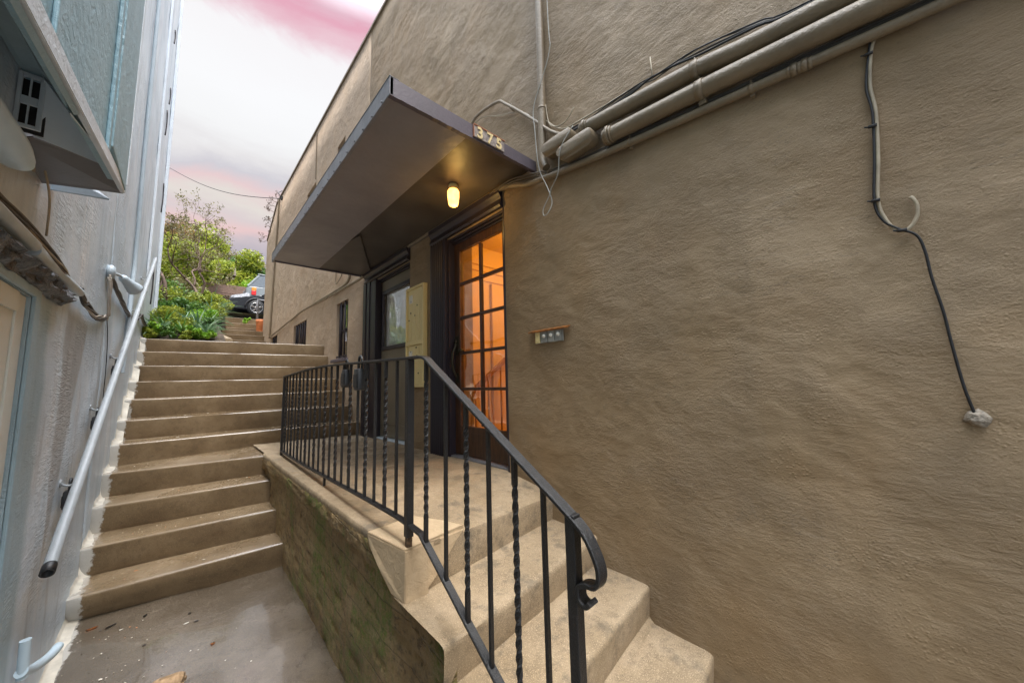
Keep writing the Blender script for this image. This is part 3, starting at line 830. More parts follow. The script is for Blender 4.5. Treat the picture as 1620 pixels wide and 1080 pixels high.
# mailbox panel
MB = empty('mailbox_panel', (1.87, 3.58, -.03), 'tall cream metal mailbox panel mounted between the two doors', 'mailbox')
bm = BM()
fx = 1.845
for a, b in (((3.385, -.03), (3.405, 1.09)), ((3.77, -.03), (3.79, 1.09)), ((3.406, -.03), (3.769, -.005)), ((3.406, 1.065), (3.769, 1.09)), ((3.406, .43), (3.769, .475))):
    box(bm, (fx, a[0], a[1]), (1.899, b[0], b[1]), .003)
build('cabinet_frame', bm, 'cream_metal', MB)
def mdoor(z0, z1, marks):
    bm = BM(); box(bm, (fx+.020, 3.407, z0), (1.898, 3.768, z1), .002)
    for y in (3.50, 3.59, 3.68): box(bm, (fx+.018, y-.001, z0+.01), (fx+.0202, y+.001, z1-.14 if z1-z0 > .3 else z1-.02))
    d = build('mailbox_door', bm, 'cream_metal', MB)
    for (y, z) in marks:
        bm = BM(); lathe(bm, [(.001, -.006), (.009, -.005), (.009, 0)], (fx+.021, y, z), 12, 'x'); build('keyhole', bm, 'black_rubber', d)
    bm = BM(); box(bm, (fx+.016, 3.66, z1-.15), (fx+.0202, 3.735, z1-.06), .001); build('name_card', bm, 'button', d)
mdoor(.477, 1.063, [(3.69, .93), (3.55, .87), (3.70, .80), (3.60, .76), (3.74, .72)])
mdoor(.17, .428, [(3.69, .36), (3.55, .31), (3.68, .26), (3.57, .40)])
mdoor(-.004, .168, [(3.52, .12)])

# doorbell panel
DP = empty('doorbell_panel', (1.89, 1.66, .27), 'small doorbell panel with four buttons and copper hood on the stucco wall', 'doorbell')
bm = BM()
prism(bm, [(1.862, .358), (1.899, .372), (1.899, .366), (1.864, .350)], 'y', 1.475, 1.84); build('copper_hood', bm, 'copper', DP)
bm = BM()
box(bm, (1.889, 1.535, .270), (1.899, 1.79, .350), .002); build('back_plate', bm, 'grey_plastic', DP)
for k, y in enumerate((1.762, 1.70, 1.635, 1.568)):
    if k == 0:
        bm = BM(); box(bm, (1.878, y-.022, .272), (1.8845, y+.022, .350), .002)
        for z in (.29, .31, .335): lathe(bm, [(.001, -.003), (.005, -.002), (.005, 0)], (1.878, y, z), 8, 'x', 0)
        p = build('button_plate', bm, 'cream_metal', DP); continue
    bm = BM(); box(bm, (1.880, y-.024, .272), (1.8845, y+.024, .350), .002); p = build('button_plate', bm, 'grey_plastic', DP)
    bm = BM(); lathe(bm, [(.001, -.012), (.010, -.010), (.014, -.004), (.014, 0)], (1.880, y, .318), 16, 'x'); build('push_button', bm, 'button', p)

# ------------------------------------------------ conduits and cables on the right wall
def pipe(name, path, r, mat, label, cat, group=None, n=14, smooth=6, clamps=(), couplings=(), jit=0):
    bm = BM(); tube(bm, path, r, n, smooth, jit=jit, seed=len(name))
    if not clamps and not couplings:
        return tag(smooth_angle(build(name, bm, mat), 50), label, cat, group)
    e = empty(name, path[0], label, cat, group)
    smooth_angle(build('tube', bm, mat, e), 50)
    for (p, d, s) in clamps:      # saddle strap round the pipe
        bm = BM(); d = Vector(d).normalized(); p = Vector(p)
        tube(bm, [p-d*s*.5, p+d*s*.5], r*1.10, 18, 0)
        box(bm, (p.x+r*.2, p.y-s*.5, p.z-r*1.6), (1.8995, p.y+s*.5, p.z+r*1.6), .002)
        tube(bm, [p+Vector((0, 0, r)), p+Vector((-.004, 0, r+.025))], .004, 6, 0)
        build('clamp', bm, mat, e)
    for (p, d) in couplings:
        bm = BM(); d = Vector(d).normalized(); p = Vector(p)
        tube(bm, [p-d*.022, p-d*.010], r*1.2, 6, 0); tube(bm, [p-d*.008, p+d*.012], r*1.28, 8, 0); tube(bm, [p+d*.013, p+d*.028], r*1.14, 14, 0)
        build('coupling', bm, mat, e)
    return e
dA = (0, -.66, -.085); dB = (0, -.66, -.05)
G1 = 'painted conduits along the stucco wall'
pipe('conduit_pipe', [(1.85, 1.27, 1.637), (1.85, .58, 1.566), (1.85, .18, 1.50), (1.85, -1.2, 1.34), (1.85, -3.0, 1.14)], .043, 'pipe_tan',
     'uppermost of the two fat painted conduits crossing the upper right wall', 'pipe', G1, 20, 6,
     clamps=[((1.85, .56, 1.563), dA, .035), ((1.85, -.5, 1.42), dA, .035)], couplings=[((1.85, 1.24, 1.635), dA)])
pipe('conduit_pipe', [(1.845, 1.10, 1.487), (1.845, .57, 1.442), (1.845, .18, 1.400), (1.845, -1.2, 1.24), (1.845, -3.0, 1.04)], .045, 'pipe_tan',
     'lower of the two fat painted conduits, drips along its underside', 'pipe', G1, 20, 6,
     clamps=[((1.845, .545, 1.440), dB, .035), ((1.845, -.55, 1.32), dB, .035)], couplings=[((1.845, 1.07, 1.486), dB)])
def condulet(y0, y1, z0, z1, x, label):
    e = empty('junction_box', (x, y0, z0), label, 'junction box', 'conduit bodies at the pipe ends')
    d = Vector((0, y1-y0, z1-z0)); Ln = d.length; d.normalize(); up = Vector((0, -d.z, d.y))
    def ring(w, k=20):
        P = []
        for i in range(k):
            a = 2*PI*i/k; c, s = math.cos(a), math.sin(a)
            P.append(d*(math.copysign(Ln/2-w, c)+c*w)+up*s*w if abs(c) > 1e-6 else up*s*w)
        return P
    mid = Vector((0, (y0+y1)/2, (z0+z1)/2))
    def body(name, layers, par):
        bm = BM(); R = []
        for w, xx in layers: R.append([bm.verts.new(Vector((xx, 0, 0))+mid+q) for q in ring(w)])
        for a, b in zip(R, R[1:]):
            for k in range(20): bm.faces.new((a[k], a[(k+1) % 20], b[(k+1) % 20], b[k]))
        bm.faces.new(R[0]); bm.faces.new(R[-1][::-1]); return smooth_angle(build(name, bm, 'pipe_tan', par), 35)
    body('body', [(.050, x+.055), (.056, x+.03), (.056, x-.006)], e)
    c = body('cover', [(.062, x-.006), (.062, x-.014), (.050, x-.018), (.040, x-.034), (.030, x-.038)], e)
    for s in (-1, 1):
        bm = BM(); p = mid+d*s*(Ln/2-.018); lathe(bm, [(.001, -.004), (.007, -.003), (.007, 0)], (x-.018, p.y, p.z), 8, 'x'); build('screw', bm, 'chrome', c)
condulet(1.59, 1.325, 1.640, 1.640, 1.835, 'upper oval conduit body with screwed cover, right against the vertical pipe')
condulet(1.435, 1.155, 1.525, 1.535, 1.815, 'lower oval conduit body with screwed cover, below its twin')
pipe('conduit_pipe', [(1.878, 5.20, 1.575), (1.878, 4.9, 1.600), (1.878, 4.2, 1.617), (1.876, 3.2, 1.620), (1.872, 2.35, 1.615), (1.868, 2.08, 1.60), (1.868, 1.90, 1.545), (1.868, 1.72, 1.488), (1.87, 1.05, 1.398), (1.87, .2, 1.308), (1.87, -.24, 1.262), (1.87, -1.5, 1.12), (1.87, -3.0, .96)],
     .021, 'pipe_tan', 'thinner painted conduit running over both doors and on below the fat pipes', 'pipe', G1, 14, 6,
     clamps=[((1.87, .95, 1.388), (0, -1, -.11), .018), ((1.87, .34, 1.323), (0, -1, -.11), .018)], couplings=[((1.87, .185, 1.306), (0, -1, -.11)), ((1.87, .15, 1.302), (0, -1, -.11))])
pipe('conduit_pipe', [(1.862, 1.605, 6.0), (1.862, 1.612, 3.0), (1.862, 1.62, 2.2), (1.862, 1.63, 1.75), (1.862, 1.632, 1.62), (1.862, 1.60, 1.54)], .029, 'pipe_tan',
     'vertical painted pipe rising up the wall at the canopy end', 'pipe', G1, 16, 4, clamps=[((1.862, 1.624, 2.02), (0, 0, 1), .012)])
for k, (dx, dz, r) in enumerate(((-.02, .0, .006), (-.01, .016, .005), (-.022, .02, .004), (0, .03, .004))):
    j = k*.004
    tag(build('cable', (lambda b: (tube(b, [(1.88+dx, 1.40, 1.69+dz), (1.885+dx, 1.186, 1.68+dz), (1.885+dx, .918, 1.682+dz+j), (1.88+dx, .75, 1.69+dz-j*3), (1.885+dx, .564, 1.652+dz+j*2), (1.88+dx, .29, 1.60+dz), (1.885+dx, .07, 1.552+dz-j), (1.885+dx, -1.2, 1.41+dz), (1.885+dx, -3, 1.2+dz)], r, 6, 5, jit=.006, seed=k), b)[1])(BM()), ['dark_cable', 'brown_cable', 'dark_cable', 'brown_cable'][k]),
        'thin cable bundled with its neighbours on top of the upper conduit', 'cable', 'cables lying along the conduits')
for k in range(3):
    tag(build('cable', (lambda b: (tube(b, [(1.885, 1.60, 1.50+k*.012), (1.882, 1.3, 1.452+k*.012), (1.886, .9, 1.412+k*.012), (1.884, .5, 1.37+k*.01), (1.886, 0, 1.32+k*.01), (1.886, -1.2, 1.18+k*.01), (1.886, -3, .99+k*.01)], .005, 6, 4, jit=.006, seed=20+k), b)[1])(BM()), 'brown_cable'),
        'thin brown cable in the dark gap between the lower fat pipe and the thin conduit', 'cable', 'cables in the gap')
for k in range(3):
    tag(build('cable', (lambda b: (tube(b, [(1.87-k*.01, 1.60, 1.49+k*.01), (1.86-k*.01, 1.80, 1.535+k*.016), (1.85-k*.012, 2.02, 1.575+k*.010), (1.868, 2.5, 1.595+.006*k), (1.872, 3.4, 1.597+.006*k), (1.875, 4.3, 1.590+.006*k), (1.88, 5.2, 1.55+.01*k)], .0045, 6, 6, jit=.006, seed=30+k), b)[1])(BM()), 'brown_cable'),
        'thin cable strung over the door heads beneath the canopy', 'cable', 'cables over the door heads')
bm = BM(); tube(bm, [(1.84, 1.512, 6.0), (1.84, 1.512, 2.84), (1.84, 1.508, 2.41), (1.825, 1.665, 2.06), (1.82, 1.662, 1.85), (1.82, 1.635, 1.54), (1.82, 1.561, 1.355), (1.815, 1.521, 1.23), (1.80, 1.545, 1.16), (1.80, 1.585, 1.15), (1.80, 1.590, 1.20), (1.81, 1.54, 1.28), (1.81, 1.516, 1.33), (1.79, 1.438, 1.393), (1.77, 1.391, 1.54), (1.80, 1.305, 1.665)], .0032, 6, 8)
tag(build('looped_wire', bm, 'grey_plastic'), 'loose grey wire hanging in a loop below the conduit bodies', 'wire')
pipe('bent_conduit', [(1.86, 2.50, 1.72), (1.86, 2.506, 2.30), (1.862, 2.44, 2.44), (1.865, 2.14, 2.405), (1.865, 2.018, 2.31), (1.865, 1.735, 2.01), (1.85, 1.551, 1.80), (1.84, 1.44, 1.70)], .0125, 'pipe_tan', 'slim bent conduit arching down from behind the canopy roof', 'pipe', None, 10, 6, clamps=[((1.865, 1.95, 2.235), (0, 1, .8), .012)])
bm = BM(); tube(bm, [(1.885, 2.49, 1.75), (1.885, 2.48, 2.40), (1.885, 2.1, 2.27), (1.88, 1.835, 2.13), (1.87, 1.671, 1.93), (1.86, 1.494, 1.745)], .005, 6, 6)
tag(build('cable', bm, 'beige_cable'), 'beige cable drooping beneath the slim bent conduit', 'cable')
bm = BM(); tube(bm, [(1.88, 1.60, 2.05), (1.875, 1.56, 1.86), (1.875, 1.44, 1.80), (1.875, 1.34, 1.86)], .004, 6, 6); tube(bm, [(1.88, 1.60, 1.92), (1.875, 1.45, 1.765), (1.875, 1.25, 1.735), (1.878, .95, 1.72)], .005, 6, 6)
tag(build('cable', bm, 'beige_cable'), 'short beige cable curling beside the vertical pipe', 'cable')
bm = BM(); tube(bm, [(1.893, .80, 1.70), (1.880, .80, 1.84)], .003, 6, 0); tag(build('nail', bm, 'beige_cable'), 'lone upright rod on the wall above the conduits', 'nail')
# cable drop on the right
WC = empty('wall_cable', (1.885, 0, .5), 'black cable dropping from the conduits to the foam plugged hole in the wall', 'cable')
bm = BM(); tube(bm, [(1.885, -.05, 1.30), (1.885, -.039, 1.238), (1.885, -.017, 1.10), (1.885, -.023, .983), (1.885, -.010, .8), (1.886, .006, .637), (1.886, -.010, .56), (1.884, -.045, .515), (1.884, -.083, .48), (1.886, -.097, .42), (1.886, -.103, .319), (1.888, -.116, .20), (1.888, -.122, .097), (1.888, -.133, -.051), (1.893, -.146, -.14)], .0042, 8, 6)
build('cable_sheath', bm, 'dark_cable', WC)
bm = BM(); 
for (y, z) in ((-.036, 1.22), (-.018, .93), (.002, .64), (-.052, .505)):
    bm = BM(); tube(bm, [(1.878, y-.012, z), (1.878, y+.012, z+.002)], .006, 6, 0); tube(bm, [(1.879, y+.012, z+.002), (1.876, y+.022, z+.006)], .003, 6, 0); build('cable_tie', bm, 'black_rubber', WC)
bm = BM(); tube(bm, [(1.888, -.07, 1.30), (1.887, -.045, 1.238), (1.888, -.028, 1.10), (1.888, -.032, .983), (1.888, -.020, .8), (1.888, -.004, .637), (1.888, -.022, .545), (1.888, -.050, .505), (1.888, -.074, .515), (1.888, -.092, .548), (1.888, -.096, .585), (1.89, -.088, .618), (1.898, -.083, .622)], .0060, 8, 6)
tag(build('wall_cable', bm, 'beige_cable'), 'beige cable hooking up into the wall beside the black cable', 'cable')
bm = BM(); bmesh.ops.create_icosphere(bm, subdivisions=3, radius=1)
for v in bm.verts:
    k = 1+.45*nz(*v.co, 2.2); v.co = Vector((1.896+v.co.x*.014*k, -.150+v.co.y*.026*k, -.155+v.co.z*.026*k))
tag(build('foam_plug', bm, 'foam', None, True), 'pale blob of filler where the black cable enters the wall', 'filler')

# conduits and cables along the far part of the wall
pipe('conduit_pipe', [(1.862, 5.175, 1.592), (1.865, 6.3, 1.596), (1.865, 7.5, 1.63), (1.865, 8.7, 1.675), (1.865, 10.2, 1.63), (1.865, 12.2, 1.545), (1.865, 12.9, 1.54)], .022, 'pipe_tan',
     'painted cable run sagging along the far wall above the small windows', 'pipe', G1, 10, 5, jit=.012)
pipe('conduit_pipe', [(1.86, 5.76, 1.85), (1.86, 5.80, 1.70), (1.86, 6.0, 1.642), (1.86, 6.6, 1.635), (1.86, 7.4, 1.65), (1.86, 8.13, 1.655)], .022, 'pipe_tan',
     'short elbowed pipe joining the cable run just past the canopy', 'pipe', G1, 10, 5)
pipe('conduit_pipe', [(1.872, 12.45, 5.8), (1.872, 12.5, 5.0), (1.872, 12.7, 3.4), (1.872, 12.9, 1.5)], .025, 'pipe_tan', 'vertical painted pipe near the far end of the wall', 'pipe', G1, 10, 4)
pipe('conduit_pipe', [(1.88, 6.55, 2.0), (1.88, 6.55, 1.78), (1.88, 6.25, 1.86), (1.88, 6.2, 2.0)], .008, 'pipe_tan', 'bent thin wire bracket under the canopy end', 'pipe', None, 8, 4)
pipe('conduit_pipe', [(1.885, 8.26, 5.6), (1.885, 8.23, 4.5)], .012, 'pipe_tan', 'thin vertical line above the upper window', 'pipe', None, 8, 0)
# overhead wire between the buildings
pts = [(-.9+2.78*t, 16.5-4.4*t, 7.75-2.1*t-.55*math.sin(PI*t)*.6) for t in [i/14 for i in range(15)]]
bm = BM(); tube(bm, pts, .010, 6, 2); tag(build('overhead_wire', bm, 'dark_cable'), 'thin wire sagging across the sky to the right building roof', 'wire')
bm = BM(); box(bm, (1.86, 12.02, 5.60), (1.9, 12.10, 5.70), .005); tube(bm, [(1.88, 12.06, 5.65), (1.8, 12.1, 5.80), (1.9, 12.2, 5.95)], .012, 6, 4)
tag(build('wire_bracket', bm, 'dark_cable'), 'dark bracket holding the overhead wire at the roof edge', 'bracket')

# ================================================================== RETAINING WALL + RAILING
RW = empty('retaining_wall', (.72, 3.0, -1.55), 'mossy board marked concrete retaining wall holding up the landing', 'wall')
bm = BM()
def wtop(y):
    if y > 1.55: return zl(y)-.022
    if y > 1.215: return -.950
    if y > .90: return -1.125
    if y > .58: return -1.30
    if y > .26: return -1.475
    return -1.655
ys = []; y = 4.70
while y > -.4: ys.append(y); y -= .018
for s in (1.55, 1.215, .90, .58, .26): ys += [s+1e-4, s-1e-4]
ys = sorted(set(ys), reverse=True)
nz_ = 60; rows = []
for y in ys:
    r = []; zt = wtop(y); zb = -2.2
    for k in range(nz_+1):
        s = k/nz_; z = zt+(zb-zt)*s**1.35
        d = .005*nz(y, z, 0, 6)+.004*nz(y, z, 5, 18)+.005*nz(y, z*.4, 8, 2.5)+.0025*nz(y, z, 2, 45)
        dep = zt-z
        ledge = .10+.05*nz(y*4, 0, 3)
        d += (.012*abs(nz(y, z, 3, 38))+.006*nz(y, z, 6, 80)) if dep < ledge+.02 else 0
        lip = .024 if dep < ledge else .024*max(0, 1-(dep-ledge)/.03)
        if y < 1.9: lip *= max(0, (y-1.60)/.3) if y > 1.60 else 0
        brd = ((z-.10*y) % .185)/.185
        groove = -.010 if (brd < .06) else 0
        edge = .03*(1-min(1, dep/.03)) if dep < .03 else 0
        r.append(bm.verts.new((xe(y)+.022-d-lip-groove+edge*.5+.018*dep, y, z)))
    r.append(bm.verts.new((xe(y)+.034 if y > 1.56 else .7715, y, zb))); r.insert(0, bm.verts.new((xe(y)+.034 if y > 1.56 else .7715, y, zt)))
    rows.append(r)
for a, b in zip(rows, rows[1:]):
    for k in range(len(a)-1):
        try: f = bm.faces.new((a[k], b[k], b[k+1], a[k+1])); f.smooth = True
        except ValueError: pass
smooth_angle(build('wall_face', bm, 'moss_wall', RW), 55)
bm = BM()    # landing kerb strip on top of the wall
rows = []
for i in range(241):
    y = 4.62-(4.62-1.556)*i/240
    z = zl(y)+.004; x0 = xe(y)
    j = .003*nz(y*5, 1, 1)+.004*nz(y*22, 2, 2)+.003*abs(nz(y*60, 3, 2))
    rows.append([bm.verts.new(p) for p in ((x0+.004-j, y, z-.06+.016*nz(y*9, 4, 4)+.008*nz(y*40, 1, 4)), (x0-.001-j*1.5, y, z-.03), (x0+.001-j, y, z-.008), (x0+.008-j*.3, y, z-.001), (x0+.17, y, z+.001), (x0+.18, y, z-.012))])
for a, b in zip(rows, rows[1:]):
    for k in range(5): bm.faces.new((a[k], b[k], b[k+1], a[k+1])).smooth = True
bm.faces.new(rows[-1])
build('kerb_strip', bm, 'landing', RW)
bm = BM()    # cream painted corner block
side = [(1.545, -.722), (1.862, -.724), (1.835, -.775), (1.75, -.838), (1.64, -.925), (1.535, -.936)]
A = [bm.verts.new((xe(y)-.016, y, z)) for y, z in side]; B = [bm.verts.new((xe(y)+.10, y, z)) for y, z in side]
bm.faces.new(A); bm.faces.new(B[::-1])
for i in range(6): bm.faces.new((A[i], B[i], B[(i+1) % 6], A[(i+1) % 6]))
plate(bm, [(.755, 1.535, -.722), (1.10, 1.583, -.735), (1.04, 1.575, -.78), (.955, 1.562, -.865), (.865, 1.549, -.93), (.755, 1.535, -.936)], .018)
vs = [(xe(1.545)-.015, 1.54), (xe(1.85)-.015, 1.862), (.98, 1.90), (1.06, 1.72), (1.10, 1.590)]
prism(bm, vs, 'z', -.74, -.7165, .003)
bmesh.ops.bevel(bm, geom=[e for e in bm.edges if e.calc_length() > .05], offset=.003, segments=2, affect='EDGES')
build('painted_corner', bm, 'cream_paint', RW)

RX = .785
RL = empty('iron_railing', (RX, 1.56, -.74), 'black wrought iron railing along the landing edge and down the side steps', 'railing')
trail = [(RX, 4.37, .112), (RX, 3.9, .130), (RX, 3.3, .150), (RX, 2.7, .150), (RX, 2.2, .138), (RX, 1.6, .124), (RX, 1.47, .122), (RX, 1.41, .112), (RX, 1.36, .082)]
def zr(y):   # sloped part of the top rail
    return .082+(y-1.36)*(.46/.76)
brail = [(RX, 4.37, -.640), (RX, 3.6, -.642), (RX, 2.8, -.632), (RX, 2.2, -.622), (RX, 1.75, -.618), (RX, 1.58, -.622), (RX, 1.45, -.632)]
bm = BM()
tr = catmull(trail, 6)+[Vector((RX, y, zr(y))) for y in (1.2, 1.0, .80, .66)]
curl = catmull([(RX, .66, zr(.66)), (RX, .595, -.385), (RX, .560, -.435), (RX, .548, -.475), (RX, .560, -.505), (RX, .590, -.512), (RX, .612, -.525), (RX, .612, -.552), (RX, .592, -.562), (RX, .578, -.550)], 5)
sweep(bm, tr+curl[1:], .036, .013, Vector((1, 0, 0)), 0)
smooth_angle(build('top_rail', bm, 'iron', RL), 40)
def zbr(y): return -.632+(y-1.45)*(.46/.76)
bm = BM(); sweep(bm, catmull(brail, 6)+[Vector((RX, y, zbr(y))) for y in (1.38, 1.2, 1.0, .80, .66, .60)], .030, .012, Vector((1, 0, 0)), 0)
smooth_angle(build('bottom_rail', bm, 'iron', RL), 40)
def ztop_at(y):
    if y < 1.36: return zr(y)
    P = catmull(trail, 12)
    return min(P, key=lambda p: abs(p.y-y)).z
def zbot_at(y):
    if y < 1.45: return zbr(y)
    P = catmull(brail, 12)
    return min(P, key=lambda p: abs(p.y-y)).z
def bar(y, tw):
    bm = BM(); za, zb = zbot_at(y)+.004, ztop_at(y)-.006; h = .0062 if not tw else .0075
    n = 60 if tw else 2; rings = []
    for i in range(n+1):
        t = i/n; z = za+(zb-za)*t
        a = 0 if (t < .12 or t > .88) else (t-.12)/.76*PI*7*((zb-za)/.72)
        if not tw: a = 0
        rings.append([bm.verts.new((RX+h*1.414*math.cos(a+PI/4+k*PI/2), y+h*1.414*math.sin(a+PI/4+k*PI/2), z)) for k in range(4)])
    for a, b in zip(rings, rings[1:]):
        for k in range(4): bm.faces.new((a[k], a[(k+1) % 4], b[(k+1) % 4], b[k]))
    build('baluster', bm, 'iron', RL)
ys_ = [4.37-(4.37-1.565)*k/21 for k in range(1, 21)]
for k, y in enumerate(ys_): bar(y, k % 2 == 0)
for k, y in enumerate((1.41, 1.255, 1.115, .985, .855, .735)): bar(y, k % 2 == 0)
def post(y, h, z0, z1, name='post', mat='iron'):
    bm = BM(); box(bm, (RX-h, y-h, z0), (RX+h, y+h, z1), .003); build(name, bm, mat, RL)
post(4.37, .012, -.69, .104)
post(1.565, .0165, -.675, .116)
post(1.565, .0125, -.765, -.676, 'rusty_foot', 'iron_rust')
post(2.86, .008, -.70, -.634)
post(.632, .0155, -1.46, -.352)

def padlock(name, c, s, label, group, ax='y', par=None, chrome=False):
    e = empty(name, c, label, 'lockbox', group); x, y, z = c
    bm = BM(); box(bm, (x-.020*s, y-.030*s, z-.075*s), (x+.020*s, y+.030*s, z+.02*s), .008*s)
    smooth_angle(build('case', bm, 'black_lock', e), 40)
    bm = BM(); tube(bm, [(x, y-.020*s, z+.01*s), (x, y-.020*s, z+.05*s), (x, y-.014*s, z+.068*s), (x, y, z+.076*s), (x, y+.014*s, z+.068*s), (x, y+.020*s, z+.05*s), (x, y+.020*s, z+.01*s)], .0055*s, 8, 4)
    build('shackle', bm, 'black_lock' if not chrome else 'chrome', e)
    bm = BM(); box(bm, (x-.0235*s, y-.022*s, z-.062*s), (x-.0202*s, y+.022*s, z-.005*s), .002*s); build('dial_cover', bm, 'black_rubber', e)
GL = 'lockboxes hanging from the iron railing'
padlock('lockbox', (RX-.005, 2.19, .075), 1.35, 'black lockbox with thick shackle, the nearer one on the iron railing', GL)
padlock('lockbox', (RX-.005, 2.43, .085), 1.1, 'smaller black lockbox on the iron railing, farther from the doors', GL)
padlock('lockbox', (RX+.01, 2.50, .070), 1.05, 'black lockbox with silver foot tucked behind the smaller one on the railing', GL)

# ================================================================== LEFT BUILDING
LB = empty('grey_building', (L, 4, -1.7), 'tall pale blue grey building on the left with glossy patched wall', 'building')
bm = BM()
def ltop(y): return 4.6
facade(bm, L, -1.2, 4.4, -2.4, lambda y: 4.7, [(1.2, 2.50, -1.3, .415)], -.25, .08, .007, 2.2)
build('wall', bm, 'left_wall', LB, True)
bm = BM()
facade(bm, L, 4.4005, 9.8, -2.4, lambda y: 11.5, [], -.25, .12, .012, 1.5)
build('wall', bm, 'left_wall', LB, True)
bm = BM(); box(bm, (-6, -1.19, -2.3), (-.76, 4.39, 4.5)); box(bm, (-6, 4.41, -2.3), (-.76, 9.78, 11.4)); box(bm, (-.76, 9.6, -2.3), (-.51, 9.79, 11.4))
build('rear_mass', bm, 'blue_trim', LB)
bm = BM()   # vertical white strips and corner boards on the tall part
box(bm, (L+.001, 7.60, 1.5), (L+.030, 7.68, 11.4), .004); box(bm, (L+.001, 9.68, .9), (L+.05, 9.82, 11.4), .006)
build('corner_strip', bm, 'white_trim', LB)
for (y, z, l) in ((8.6, 4.6, .5), (8.9, 5.4, .35), (9.3, 3.4, .6), (8.8, 6.6, .3), (8.7, 1.5, .7)):
    bm = BM(); tube(bm, [(L+.012, y, z), (L+.018, y+.03, z+l*.5), (L+.012, y+.02, z+l)], .010, 6, 3); build('wall_hook', bm, 'dark_frame', LB)
# opening with cream board
bm = BM()
box(bm, (L-.030, 1.21, -1.29), (L-.012, 2.497, .412), .002)
box(bm, (L-.0118, 1.21, .33), (L-.002, 2.36, .412), .003); box(bm, (L-.0118, 2.362, -1.29), (L-.004, 2.375, .412), .001)
wn = build('window_board', bm, 'cream_board', LB)
bm = BM()
box(bm, (L+.0005, 2.50, -1.35), (L+.014, 2.575, .455), .004)
box(bm, (L+.0005, 1.15, .416), (L+.016, 2.499, .455), .005)
build('window_casing', bm, 'blue_trim', LB)
bm = BM()   # crumbling tarry mortar over the window head
rows = []
for i in range(90):
    y = 1.1+1.85*i/89; r = []
    for k in range(9):
        a = PI*k/8; z = .497+.043*math.cos(a)*(1+.4*nz(y*4, k, 1)); x = L+.001+.045*math.sin(a)*(1+1.1*nz(y*9, k*1.1, 5)+.5*nz(y*26, k*2, 9))
        if 0 < k < 8: r.append(bm.verts.new((max(L+.001, x), y, z+.018*nz(y*12, k*2, 7))))
        else: r.append(bm.verts.new((L-.002, y, z)))
    rows.append(r)
for a, b in zip(rows, rows[1:]):
    for k in range(8): bm.faces.new((a[k], b[k], b[k+1], a[k+1]))
build('broken_mortar', bm, 'rubble', LB)

# projecting bay with its trim, hood and vent (upper left)
BX = -.26
bm = BM()
zb = lambda y: .705+(y-1.01)*.157
prism(bm, [(-1.0, zb(-1)+.02), (2.245, zb(2.245)+.02), (2.245, 4.4), (-1.0, 4.4)], 'x', BX-.03, BX)
box(bm, (L+.001, 2.20, 1.18), (BX-.0305, 2.244, 4.4)); box(bm, (L+.001, -1.0, 1.18), (BX-.0305, 2.199, 1.24))
bay = build('bay', bm, 'blue_panel', LB)
bm = BM()
box(bm, (BX-.01, 1.93, .92), (BX+.016, 2.34, 4.41), .004); box(bm, (BX+.0005, 1.885, zb(1.9)+.045), (BX+.012, 1.915, 4.41), .003)
box(bm, (BX+.0005, 1.19, zb(1.2)+.05), (BX+.010, 1.215, 4.41), .003)
build('corner_board', bm, 'blue_panel', bay)
bm = BM(); box(bm, (BX-.008, 2.3405, .95), (BX+.019, 2.352, 4.41), .002); build('edge_bead', bm, 'white_trim', bay)
bm = BM()
prism(bm, [(-1.0, zb(-1)), (2.37, zb(2.37)), (2.30, .948), (1.077, .768), (-1.0, .46)], 'x', BX-.004, BX+.012, .002)
build('skirt_board', bm, 'white_trim', bay)
bm = BM()
plate(bm, [(BX-.004, -1.0, zb(-1)+.001), (BX-.004, 1.478, .764), (-.444, 2.04, 1.172), (L+.001, 2.045, 1.174), (L+.001, -1.0, .90)], .012)
build('soffit', bm, 'blue_trim', bay)
HD = empty('vent_hood', (L, 2.15, 1.0), 'pale grey sheet metal vent hood tucked under the blue bay', 'vent')
bm = BM()
plate(bm, [(-.444, 2.04, 1.17), (-.462, 2.10, .955), (-.262, 2.25, .966)], .005)
plate(bm, [(-.446, 2.041, 1.17), (-.266, 2.251, .966), (-.270, 1.482, .768)], .003)
plate(bm, [(-.262, 2.246, .977), (-.258, 2.385, .925), (-.262, 2.25, .955)], .004)
build('side_sheet', bm, 'grey_sheet', HD)
bm = BM()
plate(bm, [(-.499, 2.10, .93), (-.462, 2.10, .952), (-.262, 2.247, .973), (-.256, 2.385, .922), (-.499, 2.42, .90)], .005)
build('under_sheet', bm, 'dark_sheet', HD)
bm = BM(); plate(bm, [(-.498, 2.60, 1.045), (-.37, 2.60, 1.00), (-.30, 2.42, .895), (-.498, 2.55, .93)], .006); build('drip_flap', bm, 'grey_sheet', HD)
# vent frame with two louvred openings, facing the viewer
bm = BM()
yv = 2.045
def vrow(z0, z1, x0, x1):
    box(bm, (x0, yv, z0), (x1, yv+.01, z1), .001)
vx0, vx1 = L+.001, -.437
for (x0, x1, z0, z1) in ((vx0, vx0+.010, .955, 1.165), (vx1-.012, vx1, .955, 1.165), (vx0+.0105, vx1-.0125, 1.150, 1.165), (vx0+.0105, vx1-.0125, 1.045, 1.075), (vx0+.0105, vx1-.0125, .955, .968),
                         (-.472, -.468, 1.0755, 1.1495), (-.472, -.468, .9685, 1.0445)):
    vrow(z0, z1, x0, x1)
build('vent_frame', bm, 'grey_sheet', HD)
bm = BM(); box(bm, (vx0, yv+.04, .955), (vx1, yv+.045, 1.16)); build('vent_back', bm, 'dark_room', HD)

